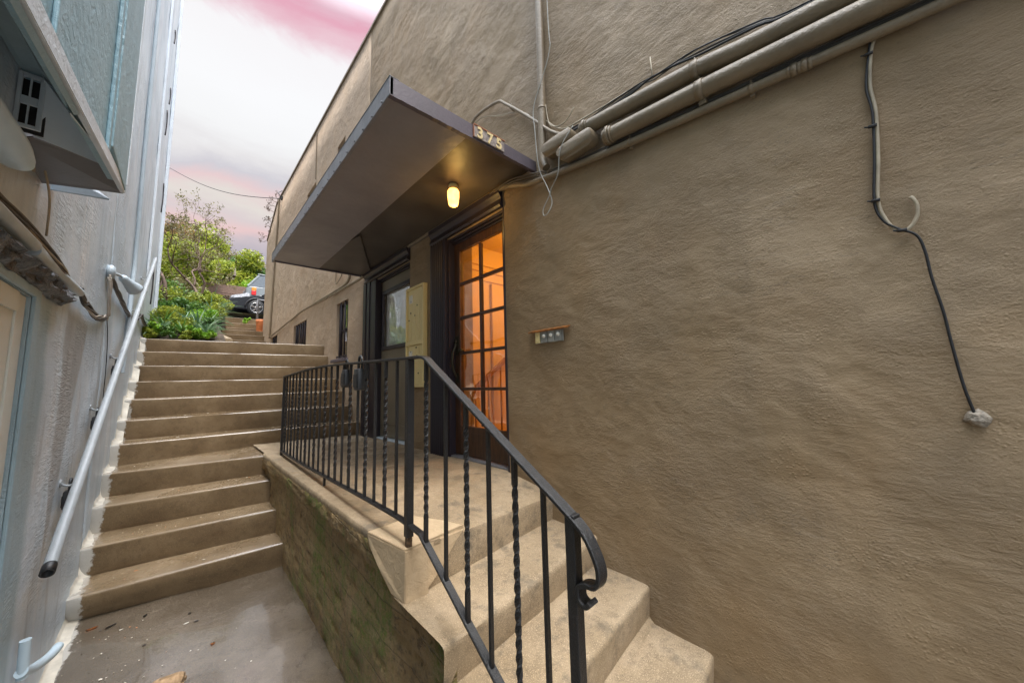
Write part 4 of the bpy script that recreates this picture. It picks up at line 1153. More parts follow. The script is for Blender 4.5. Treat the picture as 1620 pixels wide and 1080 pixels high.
# long rounded light fixture end, near the viewer
FL = empty('light_fixture', (-.40, 1.3, .64), 'long rounded pale light fixture poking in at the left edge', 'light')
bm = BM(); rows = []
for i in range(26):
    t = i/25; y = .55+(1.70-.55)*t
    k = math.sqrt(max(0.0, 1-max(0, (t-.80)/.20)**2)) if t > .8 else 1
    k = max(k, .02)
    r = []
    for q in range(16):
        a = 2*PI*q/16; rx, rz = .052*k, .046*k
        r.append(bm.verts.new((-.385+rx*math.cos(a), y, .615+.045*t+rz*math.sin(a)*(1 if math.sin(a) > 0 else .75))))
    rows.append(r)
for a, b in zip(rows, rows[1:]):
    for q in range(16): bm.faces.new((a[q], a[(q+1) % 16], b[(q+1) % 16], b[q])).smooth = True
bm.faces.new(rows[0]); bm.faces.new(rows[-1][::-1])
build('cover', bm, 'pipe_white', FL)
bm = BM(); box(bm, (-.499, 1.0, .60), (-.42, 1.06, .66), .004); build('tray', bm, 'grey_sheet', FL)
for k, (a, b) in enumerate((((-.49, 2.10, .90), (-.44, 2.05, .80)), ((-.47, 2.3, .93), (-.485, 2.52, .70)))):
    bm = BM(); tube(bm, [a, ((a[0]+b[0])/2+.01, (a[1]+b[1])/2, (a[2]+b[2])/2+.02), b], .004, 6, 5)
    tag(build('loose_wire', bm, 'beige_cable'), ['loose beige wire dangling from the vent openings', 'stiff beige wire sticking out below the vent hood'][k], 'wire')

# left conduit + cables
pipe('conduit_pipe', [(-.472, .4, .583), (-.470, 1.9, .587), (-.470, 2.285, .587)], .0245, 'pipe_grey', 'fat grey conduit at the left edge above the window, nearer length', 'pipe', 'grey conduits over the left window', 16, 0)
pipe('conduit_pipe', [(-.472, 2.30, .573), (-.472, 3.18, .578)], .0235, 'pipe_grey', 'fat grey conduit above the left window, farther length with open end', 'pipe', 'grey conduits over the left window', 16, 0,
     clamps=[])
def bundle(path, n, r, spread, mats, label, group):
    spread *= 1.5; r *= 1.05
    for k in range(n):
        a = 2*PI*k/n; off = [(Vector((.35*math.cos(a+i*.9), .25*math.sin(a*2+i), math.sin(a+i*.9)))*spread*(.6+.4*math.sin(i*1.7+k))) for i in range(len(path))]
        bm = BM(); P = [Vector(p)+o for p, o in zip(path, off)]
        for p in P: p.x = max(p.x, L+r+.002)
        tube(bm, P, r, 6, 6)
        tag(build('cable', bm, mats[k % len(mats)]), label, 'cable', group)
bundle([(-.475, .6, .622), (-.470, 1.6, .622), (-.46, 2.05, .625), (-.452, 2.4, .612), (-.45, 2.65, .595), (-.46, 2.8, .60), (-.475, 2.95, .604)], 5, .0038, .012, ['brown_cable', 'brown_cable', 'beige_cable'], 'grey brown cable lying on the fat grey conduit at the left', 'cables on the grey conduits')
bundle([(-.466, 3.17, .58), (-.47, 3.3, .545), (-.475, 3.45, .555), (-.47, 3.65, .535), (-.475, 3.85, .545), (-.475, 4.05, .560), (-.48, 4.25, .585)], 7, .0065, .020, ['brown_cable', 'dark_cable', 'brown_cable', 'white_cable'], 'twisted brown cable coming out of the grey conduit end', 'twisted cables on the left wall')
bundle([(-.475, 4.22, .93), (-.47, 4.4, .885), (-.47, 4.75, .865), (-.475, 5.1, .86), (-.475, 5.6, .845), (-.48, 6.2, .87)], 6, .0075, .022, ['brown_cable', 'dark_cable', 'brown_cable'], 'brown cable in the bundle sagging from the wall light', 'cables behind the wall light')
bundle([(-.475, 6.6, .93), (-.47, 7.0, 1.02), (-.475, 7.5, 1.0), (-.48, 8.2, 1.02), (-.48, 9.2, 1.12)], 5, .009, .03, ['brown_cable', 'dark_cable', 'white_cable'], 'brown cable in the bundle behind the top of the handrail', 'cables behind the handrail top')
bundle([(-.47, 4.15, .90), (-.465, 4.18, .80), (-.47, 4.22, .70), (-.47, 4.26, .63), (-.48, 4.28, .60)], 4, .0065, .017, ['white_cable'], 'weathered white cable hanging below the wall light', 'white cables below the wall light')
bm = BM(); tube(bm, [(-.492, 4.42, .60), (-.492, 4.55, .45), (-.492, 4.62, .2), (-.492, 4.63, -.05)], .003, 6, 5); tag(build('thin_wire', bm, 'dark_cable'), 'thin dark wire running down the left wall to the handrail', 'wire')
SP = empty('wall_light', (L, 4.3, .95), 'pale grey bell shaped spotlight on a round box on the left wall', 'lamp')
bm = BM(); lathe(bm, [(.001, 0), (.055, .002), (.058, .03), (.045, .045), (.001, .05)], (L, 4.25, .965), 20, 'x'); build('round_box', bm, 'pipe_grey', SP)
bm = BM()
ax = Vector((.45, .75, -.42)).normalized(); u = ax.orthogonal().normalized(); v = ax.cross(u); base = Vector((-.44, 4.45, .985)); rings = []
for r, s in ((.004, 0), (.022, .004), (.030, .02), (.034, .06), (.044, .11), (.056, .16), (.058, .175), (.053, .174), (.040, .11), (.002, .09)):
    rings.append([bm.verts.new(base+ax*s+(u*math.cos(2*PI*k/20)+v*math.sin(2*PI*k/20))*r) for k in range(20)])
for a, b in zip(rings, rings[1:]):
    for k in range(20): bm.faces.new((a[k], a[(k+1) % 20], b[(k+1) % 20], b[k])).smooth = True
tube(bm, [(-.47, 4.27, .965), (-.45, 4.36, .975), (-.44, 4.46, .985)], .012, 8, 3)
build('bell_shade', bm, 'pipe_grey', SP)
pipe('drain_pipe', [(-.478, 5.66, 11.3), (-.478, 5.70, 3.5), (-.478, 5.80, 1.65), (-.478, 5.76, 1.2), (-.478, 5.62, .2)], .020, 'pipe_grey', 'slim grey blue vertical pipe up the left wall', 'pipe', None, 12, 4)
pipe('waste_pipe', [(-.470, 2.885, -1.135), (-.468, 2.885, -1.30)], .019, 'pipe_white', 'upright stub of pale blue plastic pipe at the foot of the left wall', 'pipe', None, 14, 0)
bm = BM(); tube(bm, [(-.470, 2.87, -1.265), (-.455, 2.98, -1.315), (-.43, 3.14, -1.355), (-.415, 3.24, -1.36)], .0215, 16, 5); tag(smooth_angle(build('waste_pipe', bm, 'pipe_white'), 50), 'sloping elbow of pale blue plastic pipe near the bottom step', 'pipe')

# silver handrail on the left wall
HRX = -.42
HR = empty('wall_handrail', (L, 3.5, -.45), 'silver painted pipe handrail rising along the left wall', 'handrail')
def hz_(y): return -.84+.592*(y-2.83)
bm = BM(); tube(bm, [(HRX, 2.87, hz_(2.87)), (HRX, 5.0, hz_(5.0)), (HRX, 7.72, hz_(7.72))], .0235, 18, 0); smooth_angle(build('rail_pipe', bm, 'silver_rail', HR), 50)
bm = BM(); 
P = [Vector((HRX, 2.825, hz_(2.825))), Vector((HRX, 2.872, hz_(2.872)))]
d = (P[1]-P[0]).normalized(); u = d.orthogonal().normalized(); v = d.cross(u); R = []
for r, s in ((.0235, .05), (.0255, .045), (.0255, .0), (.019, .0), (.018, .03)):
    R.append([bm.verts.new(P[0]+d*s+(u*math.cos(2*PI*k/20)+v*math.sin(2*PI*k/20))*r) for k in range(20)])
for a, b in zip(R, R[1:]):
    for k in range(20): bm.faces.new((a[k], a[(k+1) % 20], b[(k+1) % 20], b[k])).smooth = True
bm.faces.new(R[-1]); build('end_collar', bm, 'black_rubber', HR)
for y in (3.42, 4.12, 4.86, 5.9, 6.9):
    bm = BM(); z = hz_(y); tube(bm, [(L+.002, y, z-.035), (L+.03, y, z-.055), (HRX-.004, y, z-.045), (HRX, y, z-.022)], .007, 8, 4); lathe(bm, [(.001, .01), (.022, .008), (.024, 0)], (L, y, z-.035), 14, 'x'); build('bracket', bm, 'silver_rail', HR)
GK = 'lockboxes on the handrail brackets'
padlock('lockbox', (-.462, 3.46, -.60), 1.15, 'black lockbox on the lowest bracket of the left handrail', GK)
padlock('lockbox', (-.462, 4.15, -.20), 1.1, 'black lockbox on the second bracket of the left handrail', GK)
padlock('lockbox', (-.462, 4.88, .22), 1.0, 'black lockbox on the third bracket of the left handrail', GK)

# paint slop along the foot of the left wall (drips onto the steps)
bm = BM(); rows = []
N = 160
for i in range(N+1):
    y = 1.0+(7.7-1.0)*i/N
    if y < 4.06: z = -1.52+.07*(y-3.75)-.075*1.0
    else:
        k = min(10, int((y-4.02)/.355)); z = -1.405+.2185*k
    w = .028+.025*(nz(y*5, 0, 0)+.6*nz(y*17, 3, 1))
    hgt = .05+.03*nz(y*7, 2, 2)
    rows.append([bm.verts.new(p) for p in ((L+.002, y, z+hgt), (L+.010, y, z+hgt*.6), (L+.016, y, z+.014), (L+.03+max(.004, w), y, z+.008), (L+.036+max(.006, w), y, z+.001))])
for a, b in zip(rows, rows[1:]):
    for k in range(4):
        try: bm.faces.new((a[k], b[k], b[k+1], a[k+1])).smooth = True
        except ValueError: pass
tag(build('mortar_fillet', bm, 'chip_white', LB), None)

# debris on the floor and steps
def ground_z(x, y): return -1.52+.07*(y-3.75)-.075*(.72-x)/1.2+.012*nz(x, y, 0, 1.7)+.004*nz(x, y, 4, 7)-.012*math.exp(-((x-.18-.1*math.sin(y*2))/.16)**2)
def leafmesh(x, y, z, l, w, ang, curl, mat, label, cat):
    bm = BM(); c, s = math.cos(ang), math.sin(ang); R = []
    for i in range(7):
        t = i/6*2-1; ww = w*math.sqrt(max(.02, 1-t*t)); a = []
        for k in (-1, 0, 1):
            px, py = t*l, k*ww
            a.append(bm.verts.new((x+c*px-s*py, y+s*px+c*py, z+.004+curl*(t*t+abs(k)*.4)*l*.5)))
        R.append(a)
    for a, b in zip(R, R[1:]):
        for k in range(2): bm.faces.new((a[k], a[k+1], b[k+1], b[k])).smooth = True
    bmesh.ops.solidify(bm, geom=bm.faces[:], thickness=.0015)
    return tag(build('leaf', bm, mat, None), label, cat)
for (x, y, l, w, a, m, lab) in ((-.355, 3.86, .028, .012, .2, 'leaf_orange', 'orange curled leaf on the wet floor beside the bottom step'), (-.265, 3.80, .032, .009, .5, 'leaf_black', 'long black rotten leaf on the wet floor near the bottom step'),
                                (-.10, 3.78, .014, .009, 1, 'leaf_black', 'small black leaf on the floor in front of the bottom step'), (.235, 3.12, .013, .010, 0, 'leaf_orange', 'small orange seed lying alone on the wet concrete')):
    leafmesh(x, y, ground_z(x, y), l, w, a, .2, m, lab, 'leaf')
bm = BM()
for k in range(420):
    if k < 230:
        x = -.5+abs(random.gauss(0, .33)); y = random.uniform(2.4, 4.0)
        if x > .62 or y > 3.9-(x+.5)*.25: continue
        z = ground_z(x, y)
    else:
        s = random.randint(0, 9); x = random.uniform(-.47, .6); t = (x+.5)/1.22
        y = LN[s+1][0]+random.uniform(.04, .22)-(.25*t if s < 4 else .05*t); z = LN[s+1][1]+(.07*t if s < 4 else .02*t)+.008
    r = random.uniform(.0015, .0055) if random.random() < .93 else .010
    a = random.uniform(0, PI); pts = []
    for q in range(5):
        b_ = a+2*PI*q/5; rr = r*random.uniform(.5, 1.2); pts.append((x+rr*math.cos(b_)*1.5, y+rr*math.sin(b_), z+.002+random.uniform(0, .003)))
    vs = [bm.verts.new(p) for p in pts]; f = bm.faces.new(vs); f.material_index = 0 if random.random() < .7 else (1 if random.random() < .5 else 2)
tag(build('paint_flakes', bm, ['chip_white', 'leaf_black', 'leaf_orange'], recalc=False), 'white flakes and dark crumbs scattered over the wet floor and steps', 'debris', kind='stuff')
bm = BM(); bmesh.ops.create_icosphere(bm, subdivisions=4, radius=1)
for v in bm.verts:
    k = 1+.35*nz(*v.co, 1.6)+.12*nz(*v.co, 6); v.co = Vector((.03+v.co.x*.10*k+.0, 2.93+v.co.y*.07*k, -1.63+max(-.3, v.co.z)*.045*k))
tag(build('concrete_lump', bm, 'broken', None, True), 'lump of broken tan concrete on the wet floor at the bottom edge', 'rubble')

# ================================================================== PLANTS
def leaf_cloud(bm, c, R, n, size, flat=.0, mi=0, lobes=9, seed=0):
    rnd = random.Random(seed); L_ = []
    for _ in range(lobes):
        d = Vector((rnd.gauss(0, 1), rnd.gauss(0, 1), rnd.gauss(0, 1))).normalized()*rnd.uniform(.35, .85)
        L_.append((d, rnd.uniform(.25, .5)))
    for _ in range(n):
        l, lr = rnd.choice(L_)
        d = Vector((rnd.gauss(0, 1), rnd.gauss(0, 1), rnd.gauss(0, 1))).normalized()*(rnd.random()**.4)*lr
        p = l+d; p = Vector((c[0]+p.x*R[0], c[1]+p.y*R[1], c[2]+p.z*R[2]))
        nrm = Vector((rnd.gauss(0, 1), rnd.gauss(0, 1), rnd.gauss(.6, 1))).normalized()
        u = nrm.orthogonal().normalized(); a = rnd.uniform(0, 2*PI); u = u*math.cos(a)+nrm.cross(u)*math.sin(a); v = nrm.cross(u)
        s = size*rnd.uniform(.6, 1.5)
        vs = [bm.verts.new(p+u*s), bm.verts.new(p+v*s*.4), bm.verts.new(p-u*s), bm.verts.new(p-v*s*.4)]
        bm.faces.new(vs).material_index = mi
def branches(bm, p, d, l, r, depth, rnd, tips, kink=.35, up=.1):
    P = [p]; q = p.copy(); dd = d.copy()
    for _ in range(4):
        dd = (dd+Vector((rnd.gauss(0, kink), rnd.gauss(0, kink), rnd.gauss(up, kink)))*.5).normalized(); q = q+dd*l/4; P.append(q.copy())
    tube(bm, P, lambda t: r*(1-.45*t), 6 if depth > 1 else 4, 2)
    if depth == 0: tips.append(q); return
    for k in range(rnd.randint(2, 3)):
        e = (dd+Vector((rnd.gauss(0, .6), rnd.gauss(0, .6), rnd.gauss(.15, .5)))).normalized()
        branches(bm, P[rnd.choice((2, 3, 4, 4))], e, l*rnd.uniform(.6, .85), r*.58, depth-1, rnd, tips, kink, up)
def tree(name, base, height, R, mat, label, n, size, seed, cat='tree', group=None, lobes=14):
    e = empty(name, base, label, cat, group); rnd = random.Random(seed)
    bm = BM(); tips = []
    b = Vector(base); branches(bm, b-Vector((0, 0, .2)), Vector((0, 0, 1)), height*.5, height*.03, 2, rnd, tips, .2, .3)
    build('trunk', bm, 'bark', e)
    bm = BM(); leaf_cloud(bm, (base[0], base[1], base[2]+height-R[2]*.9), R, int(n*1.8), size*1.05, seed=seed, lobes=lobes)
    build('crown', bm, mat, e, recalc=False)
GT = 'trees on the hillside beyond the street'
tree('hill_tree', (-2.2, 25, hz(0, 25)), 5.2, (2.4, 2.0, 2.6), 'leaf_rust', 'rusty brown topped tree at the far left against the building', 7000, .085, 1, group=GT)
tree('hill_tree', (-1.0, 22.9, 3.7), 4.1, (2.0, 1.6, 2.3), 'leaf_lime', 'lime green tree beyond the street, left of the others', 8000, .075, 2, group=GT)
tree('hill_tree', (1.1, 26.5, hz(0, 26.5)), 4.6, (2.6, 2.0, 2.6), 'leaf_lime', 'broad yellow green tree in the middle of the hillside', 9000, .085, 3, group=GT)
tree('hill_tree', (2.6, 28, hz(0, 28)-.3), 3.6, (2.0, 1.8, 2.0), 'leaf_green', 'darker green tree to the right on the hillside', 7000, .085, 4, group=GT)
tree('hill_tree', (3.3, 25.5, 3.9), 2.6, (1.4, 1.2, 1.5), 'leaf_bright', 'bright green low tree just above the lattice fence', 6000, .07, 5, group=GT)
tree('hill_tree', (4.6, 38, 7.6), 3.4, (3.0, 2.0, 2.2), 'leaf_olive', 'hazy olive tree farthest off behind the silver car', 5000, .11, 6, group=GT)
tree('hill_tree', (.0, 33, 6.1), 5.0, (3.6, 2.2, 3.0), 'leaf_olive', 'olive tree standing tallest at the back of the hillside', 9000, .10, 8, group=GT)
tree('hill_tree', (-4.5, 24, 4.0), 5.0, (2.6, 2.0, 2.6), 'leaf_green', 'green tree hidden mostly behind the left building', 5000, .09, 9, group=GT)

tree('hill_tree', (.35, 23.6, 3.8), 3.3, (1.5, 1.0, 1.7), 'leaf_lime', 'yellow green bushy tree right behind the lattice fence, middle of the view', 7000, .065, 21, group=GT)
tree('hill_tree', (-.45, 19.9, 3.4), 3.0, (1.2, .8, 1.6), 'leaf_lime', 'yellow green street tree nearest the left building', 6000, .06, 22, group=GT)
# twisted shrubs in the planter with bare crossing limbs
def shrub(base, d, l, r, seed, label, leafmat, nleaf, depth=4, size=.035):
    e = empty('twisted_shrub', base, label, 'shrub', 'twisted shrubs in the planter'); rnd = random.Random(seed)
    bm = BM(); tips = []; branches(bm, Vector(base), Vector(d).normalized(), l, r, depth, rnd, tips, .5, .12); build('trunk', bm, 'bark', e)
    bm = BM()
    for tp in tips: leaf_cloud(bm, tp, (.30, .28, .26), int(nleaf*1.5), size*.8, seed=rnd.randint(0, 9999), lobes=3)
    build('crown', bm, leafmat, e, recalc=False)
shrub((-.35, 11.2, 1.7), (.25, .2, 1), 1.05, .05, 11, 'twisted shrub with forked limbs leaning right from beside the left building', 'leaf_olive', 60)
shrub((.25, 12.6, 2.0), (.25, 0, 1), 1.2, .045, 12, 'twisted shrub in the middle of the planter with crossing bare limbs', 'leaf_olive', 55)
shrub((.20, 13.6, 2.2), (.15, .1, 1), 1.25, .045, 15, 'tall thin twisted shrub whose bare twigs reach into the pink sky', 'leaf_olive', 26)
shrub((-.9, 13.0, 2.0), (.1, 0, 1), 1.15, .05, 17, 'twisted shrub farther back on the left of the planter', 'leaf_lime', 60)

# strap-leaved aloes and succulents
def blade(bm, base, ang, L_, w, lift, droop, rnd):
    R = []; n = 8; c, s = math.cos(ang), math.sin(ang); p = Vector(base); el = lift
    for i in range(n+1):
        t = i/n; ww = w*(1-t)**.7+.0005
        side = Vector((-s, c, 0)); nrm = Vector((-c*math.sin(el), -s*math.sin(el), math.cos(el)))
        R.append([bm.verts.new(p-side*ww+nrm*ww*.5), bm.verts.new(p), bm.verts.new(p+side*ww+nrm*ww*.5)])
        p = p+Vector((c*math.cos(el), s*math.cos(el), math.sin(el)))*(L_/n); el -= droop/n
    for a, b in zip(R, R[1:]):
        for k in range(2): bm.faces.new((a[k], a[k+1], b[k+1], b[k])).smooth = True
def aloe(x, y, z, L_, n, seed, mat, label, group, w=.022):
    rnd = random.Random(seed); bm = BM()
    for k in range(n):
        t = k/n; blade(bm, (x, y, z), k*2.4+rnd.gauss(0, .2), L_*rnd.uniform(.7, 1.1), w*rnd.uniform(.8, 1.2), 1.35-1.1*t+rnd.gauss(0, .1), rnd.uniform(.5, 1.3), rnd)
    tag(build('aloe_plant', bm, mat, recalc=False), label, 'plant', group)
gp = 'strap leaved plants in the planter'
spots = [(-.33, 7.98, .30, 26, 'leaf_aloe', 'strap leaved plant at the front left corner of the planter'),
         (-.05, 8.02, .26, 24, 'leaf_green', 'green strap leaved plant at the front middle of the planter'),
         (.24, 8.05, .32, 28, 'leaf_aloe', 'big grey green strap leaved plant at the front right of the planter'),
         (.15, 8.6, .42, 28, 'leaf_aloe', 'strap leaved plant behind the bright succulents in the planter middle'),
         (-.30, 8.75, .38, 26, 'leaf_green', 'green strap leaved plant in the second row by the left building'),
         (.34, 9.3, .34, 28, 'leaf_aloe', 'strap leaved plant spilling over the planter kerb'),
         (-.05, 9.6, .42, 26, 'leaf_aloe', 'strap leaved plant in the third row centre of the planter'),
         (.36, 10.6, .42, 30, 'leaf_aloe', 'tall strap leaved plant halfway up the planter kerb'),
         (.0, 11.0, .45, 26, 'leaf_green', 'green strap leaved plant below the crossing limbs'),
         (.45, 12.2, .60, 34, 'leaf_aloe', 'blue grey spiky plant high on the planter beside the far steps'),
         (.50, 13.6, .70, 36, 'leaf_aloe', 'spiky rosette at the top of the planter by the street')]
for k, (x, y, l, n, m, lab) in enumerate(spots):
    aloe(x, y-.12, pz(y)+.0, l*1.15, n+6, 40+k, m, lab, gp)
GB = 'bright leafy clumps in the planter'
for k, (x, y, r, m, lab) in enumerate([(-.44, 7.80, .10, 'leaf_lime', 'tiny lime clump at the very corner between left wall and top step'), (-.22, 7.80, .10, 'leaf_green', 'low dark green clump on the planter edge, second from the left wall'), (-.02, 7.78, .09, 'leaf_lime', 'low lime clump on the planter edge near its middle'), (.20, 8.5, .20, 'leaf_green', 'green clump in the second row next to the kerb'), (-.38, 7.92, .13, 'leaf_bright', 'bright green clump in the front left corner'), (.10, 7.90, .12, 'leaf_bright', 'round bright green clump front and centre in the planter'),
        (.27, 7.88, .09, 'leaf_bright', 'low bright clump just left of the planter kerb'), (-.10, 8.35, .2, 'leaf_lime', 'lime clump in the second row of the planter'),
        (-.35, 9.2, .3, 'leaf_lime', 'lime clump against the left building corner'), (.20, 9.9, .26, 'leaf_bright', 'bright clump half way up the planter'),
        (-.2, 10.4, .4, 'leaf_green', 'dense green clump under the first twisted shrub'), (.42, 11.4, .26, 'leaf_lime', 'lime clump beside the upper kerb'),
        (-.7, 11.6, .5, 'leaf_lime', 'yellow green clump behind the corner of the left building'), (.2, 12.4, .45, 'leaf_lime', 'yellow green clump under the crossing limbs'),
        (-.4, 13.6, .6, 'leaf_green', 'green mass at the back left of the planter'), (.5, 14.6, .5, 'leaf_lime', 'lime mass at the back right of the planter'), (-1.6, 14.5, .8, 'leaf_green', 'dark green mass farthest left in the planter'),
        (.1, 15.6, .7, 'leaf_olive', 'olive mass at the top of the planter')]):
    bm = BM(); leaf_cloud(bm, (x, y-.10, pz(y)+r*.45), (r*1.2, r*1.1, r), 1400 if r < .35 else 3200, .018+r*.035, seed=70+k, lobes=7)
    tag(build('leafy_clump', bm, m, recalc=False), lab, 'plant', GB)
# dead vine over the far parapet
bm = BM(); rnd = random.Random(5); tips = []
for k in range(10):
    y = 12.6+1.9*k/9; branches(bm, Vector((1.86, y, top(y)+.0)), Vector((-.5, rnd.uniform(-.3, .5), rnd.uniform(-.2, .5))), .13, .010, 2, rnd, tips, .7, 0)
leaf = BM()
e = empty('dead_vine', (1.88, 13.2, 5.6), 'dry grey vine hanging over the far end of the right roof edge', 'vine'); build('stems', bm, 'bark', e)
for tp in tips: leaf_cloud(leaf, tp, (.06, .10, .08), 9, .02, seed=rnd.randint(0, 999), lobes=3)
build('foliage', leaf, 'bark', e, recalc=False)

# ================================================================== BEYOND: POT, RAIL, FENCE, HOUSE, CARS
bm = BM(); lathe(bm, [(.10, 0), (.115, .02), (.13, .34), (.142, .36), (.145, .46), (.13, .465), (.12, .42), (.001, .41)], (1.88, 14.85, 1.895), 24)
POT = empty('terracotta_pot', (1.86, 14.85, 1.895), 'orange terracotta pot on the far steps by the building corner', 'pot'); build('pot_body', bm, 'terracotta', POT)
bm = BM(); leaf_cloud(bm, (1.56, 15.75, 2.45), (.16, .14, .16), 500, .03, seed=3, lobes=5); tag(build('weed_clump', bm, 'leaf_bright', recalc=False), 'small bright weed growing beside the pot on the far steps', 'plant')
bm = BM(); tube(bm, [(1.98, 16.6, 2.54), (1.98, 16.6, 3.40), (2.6, 16.6, 3.42)], .04, 8, 0); tag(build('street_handrail', bm, 'dark_sheet'), 'grey metal handrail post at the top of the far steps', 'handrail')
FN = empty('lattice_fence', (1.4, 22.8, 3.7), 'reddish brown lattice fence across the street behind the cars', 'fence')
bm = BM()
for k in range(40):
    x = .2+k*.12
    for sx in (-1, 1): plate(bm, [(x, 22.8+.01*sx, 3.7), (x+.03, 22.8+.01*sx, 3.7), (x+.03+sx*.9, 22.8+.01*sx, 4.75), (x+sx*.9, 22.8+.01*sx, 4.75)], .012)
build('lattice', bm, 'fence_wood', FN)
bm = BM(); box(bm, (-.8, 22.79, 4.72), (5.9, 22.84, 4.82), .01); box(bm, (-.8, 22.79, 4.83), (5.9, 22.86, 5.28), .01)
build('top_rail', bm, 'fence_wood', FN)
for x in (-.8, .8, 2.4, 4.0, 5.6):
    bm = BM(); box(bm, (x, 22.87, 3.6), (x+.1, 22.97, 5.35), .01); build('fence_post', bm, 'fence_wood', FN)
HS = empty('brown_house', (.2, 27.5, 4.9), 'small brown house half hidden by the hillside trees', 'house')
bm = BM(); box(bm, (-1.0, 23.9, 3.6), (1.6, 24.5, 6.1), .02); build('wall', bm, 'house_wall', HS)
bm = BM(); prism(bm, [(23.7, 6.05), (24.2, 6.6), (24.7, 6.05)], 'x', -1.2, 1.8); build('roof', bm, 'house_wall', HS)
bm = BM(); box(bm, (.9, 23.86, 5.1), (1.25, 23.9, 5.7), .01); build('window', bm, 'car_glass', HS)

def car(name, loc, flip, paintm, label, prof, cabin, wheels, group=None, tail=True, rad=.33, half=.86):
    """prof/cabin: side outlines (x along the car, z up); car lies along x"""
    e = empty(name, loc, label, 'car', group); X0, Y0, Z0 = loc; s = -1 if flip else 1
    def shell(nm, outline, hw, hw_top, m, par, bev=.03):
        bm = BM(); zmax = max(p[1] for p in outline); zmin = min(p[1] for p in outline)
        A, B = [], []
        for (x, z) in outline:
            k = (z-zmin)/(zmax-zmin); w = hw*(1-k)+hw_top*k
            A.append(bm.verts.new((X0+s*x, Y0-w, Z0+z))); B.append(bm.verts.new((X0+s*x, Y0+w, Z0+z)))
        n = len(outline); bm.faces.new(A); bm.faces.new(B[::-1])
        for i in range(n): bm.faces.new((A[i], B[i], B[(i+1) % n], A[(i+1) % n]))
        bmesh.ops.bevel(bm, geom=bm.edges[:], offset=bev, segments=3, affect='EDGES')
        return smooth_angle(build(nm, bm, m, par), 35)
    shell('body', prof, half, half-.06, paintm, e)
    shell('cabin', cabin, half-.08, half-.26, 'car_glass', e)
    zr_ = max(p[1] for p in cabin); xs = [p[0] for p in cabin if p[1] > zr_-.08]
    bm = BM(); box(bm, (X0+s*min(xs)-.05, Y0-half+.24, Z0+zr_-.02), (X0+s*max(xs)+.05, Y0+half-.24, Z0+zr_+.03), .02)
    # pillars
    for (xa, za), (xb, zb2) in zip(cabin, cabin[1:]):
        if abs(za-zb2) > .2:
            for sy in (-1, 1):
                sweep(bm, [(X0+s*xa, Y0+sy*(half-.075), Z0+za), (X0+s*xb, Y0+sy*(half-.25), Z0+zb2)], .05, .08, Vector((0, 1, 0)), 0)
    build('roof', bm, paintm, e)
    for wx in wheels:
        for sy in (-1, 1):
            yc = Y0+sy*(half-.10)
            bm = BM(); lathe(bm, [(.20, -.11), (rad-.03, -.11), (rad, -.08), (rad, .08), (rad-.03, .11), (.20, .11)], (X0+s*wx, yc, Z0+rad), 28, 'y'); w = build('wheel', bm, 'black_rubber', e)
            bm = BM(); lathe(bm, [(.205, -.09), (.22, -.115), (.20, -.118), (.195, -.05)], (X0+s*wx, yc, Z0+rad), 28, 'y')
            for q in range(5):
                a = 2*PI*q/5+.3; sweep(bm, [(X0+s*wx, yc-.10, Z0+rad), (X0+s*wx+.2*math.cos(a), yc-.105, Z0+rad+.2*math.sin(a))], .03, .05, Vector((0, 1, 0)), 0)
            build('rim', bm, 'chrome', w)
            bm = BM()   # dark arch
            P = [(X0+s*wx+(rad+.06)*math.cos(a), Y0+sy*(half+.004), Z0+rad+(rad+.06)*math.sin(a)) for a in [PI*i/14 for i in range(15)]]
            tube(bm, P, .03, 8, 0); build('wheel_arch', bm, 'black_rubber', e)
    return e
suv_prof = [(0, .45), (0, 1.02), (.06, 1.10), (3.3, 1.06), (4.3, .98), (4.5, .80), (4.5, .45), (4.2, .32), (.2, .32)]
suv_cab = [(.05, 1.09), (.48, 1.70), (.75, 1.76), (2.3, 1.74), (3.2, 1.06)]
SV = car('parked_car', (1.93, 20.9, 3.64), False, 'car_silver', 'silver wagon parked across the street with its tail showing past the building', suv_prof, suv_cab, (.85, 3.6))
bm = BM(); box(bm, (2.12, 20.02, 4.32), (2.30, 20.045, 4.52), .01); build('tail_lamp', bm, 'red_lens', SV)
bm = BM(); box(bm, (2.12, 20.02, 4.525), (2.30, 20.045, 4.68), .01); build('turn_lamp', bm, 'amber_lens', SV)
bm = BM(); box(bm, (1.88, 20.02, 3.98), (3.1, 20.1, 4.14), .03); build('bumper', bm, 'dark_sheet', SV)
sed_prof = [(0, .35), (0, .55), (.10, .68), (1.0, .86), (3.7, .92), (4.3, .85), (4.35, .40), (4.1, .22), (.2, .22)]
sed_cab = [(1.1, .86), (1.85, 1.34), (2.3, 1.40), (3.1, 1.36), (3.75, .90)]
DC = car('parked_car', (1.15, 18.55, 2.975), False, 'car_dark', 'dark car with alloy wheels parked at the top of the far steps', sed_prof, sed_cab, (.92, 3.5), rad=.32)
bm = BM(); rows = []
for i in range(15):
    r = []
    for j in range(12):
        x = 1.20+.62*i/14; y = 17.72+1.3*j/11; z = 2.975+.70+.20*(i/14)+.06*nz(x, y, 1, 4)+.05
        if j == 0: z -= .16
        if i == 0: z -= .10
        r.append(bm.verts.new((x, y+.03*nz(x, y, 9, 5), z)))
    rows.append(r)
for a, b in zip(rows, rows[1:]):
    for k in range(11): bm.faces.new((a[k], a[k+1], b[k+1], b[k])).smooth = True
tag(build('plastic_sheet', bm, 'car_cover'), 'crumpled pale plastic sheet draped over the dark car bonnet', 'cover')

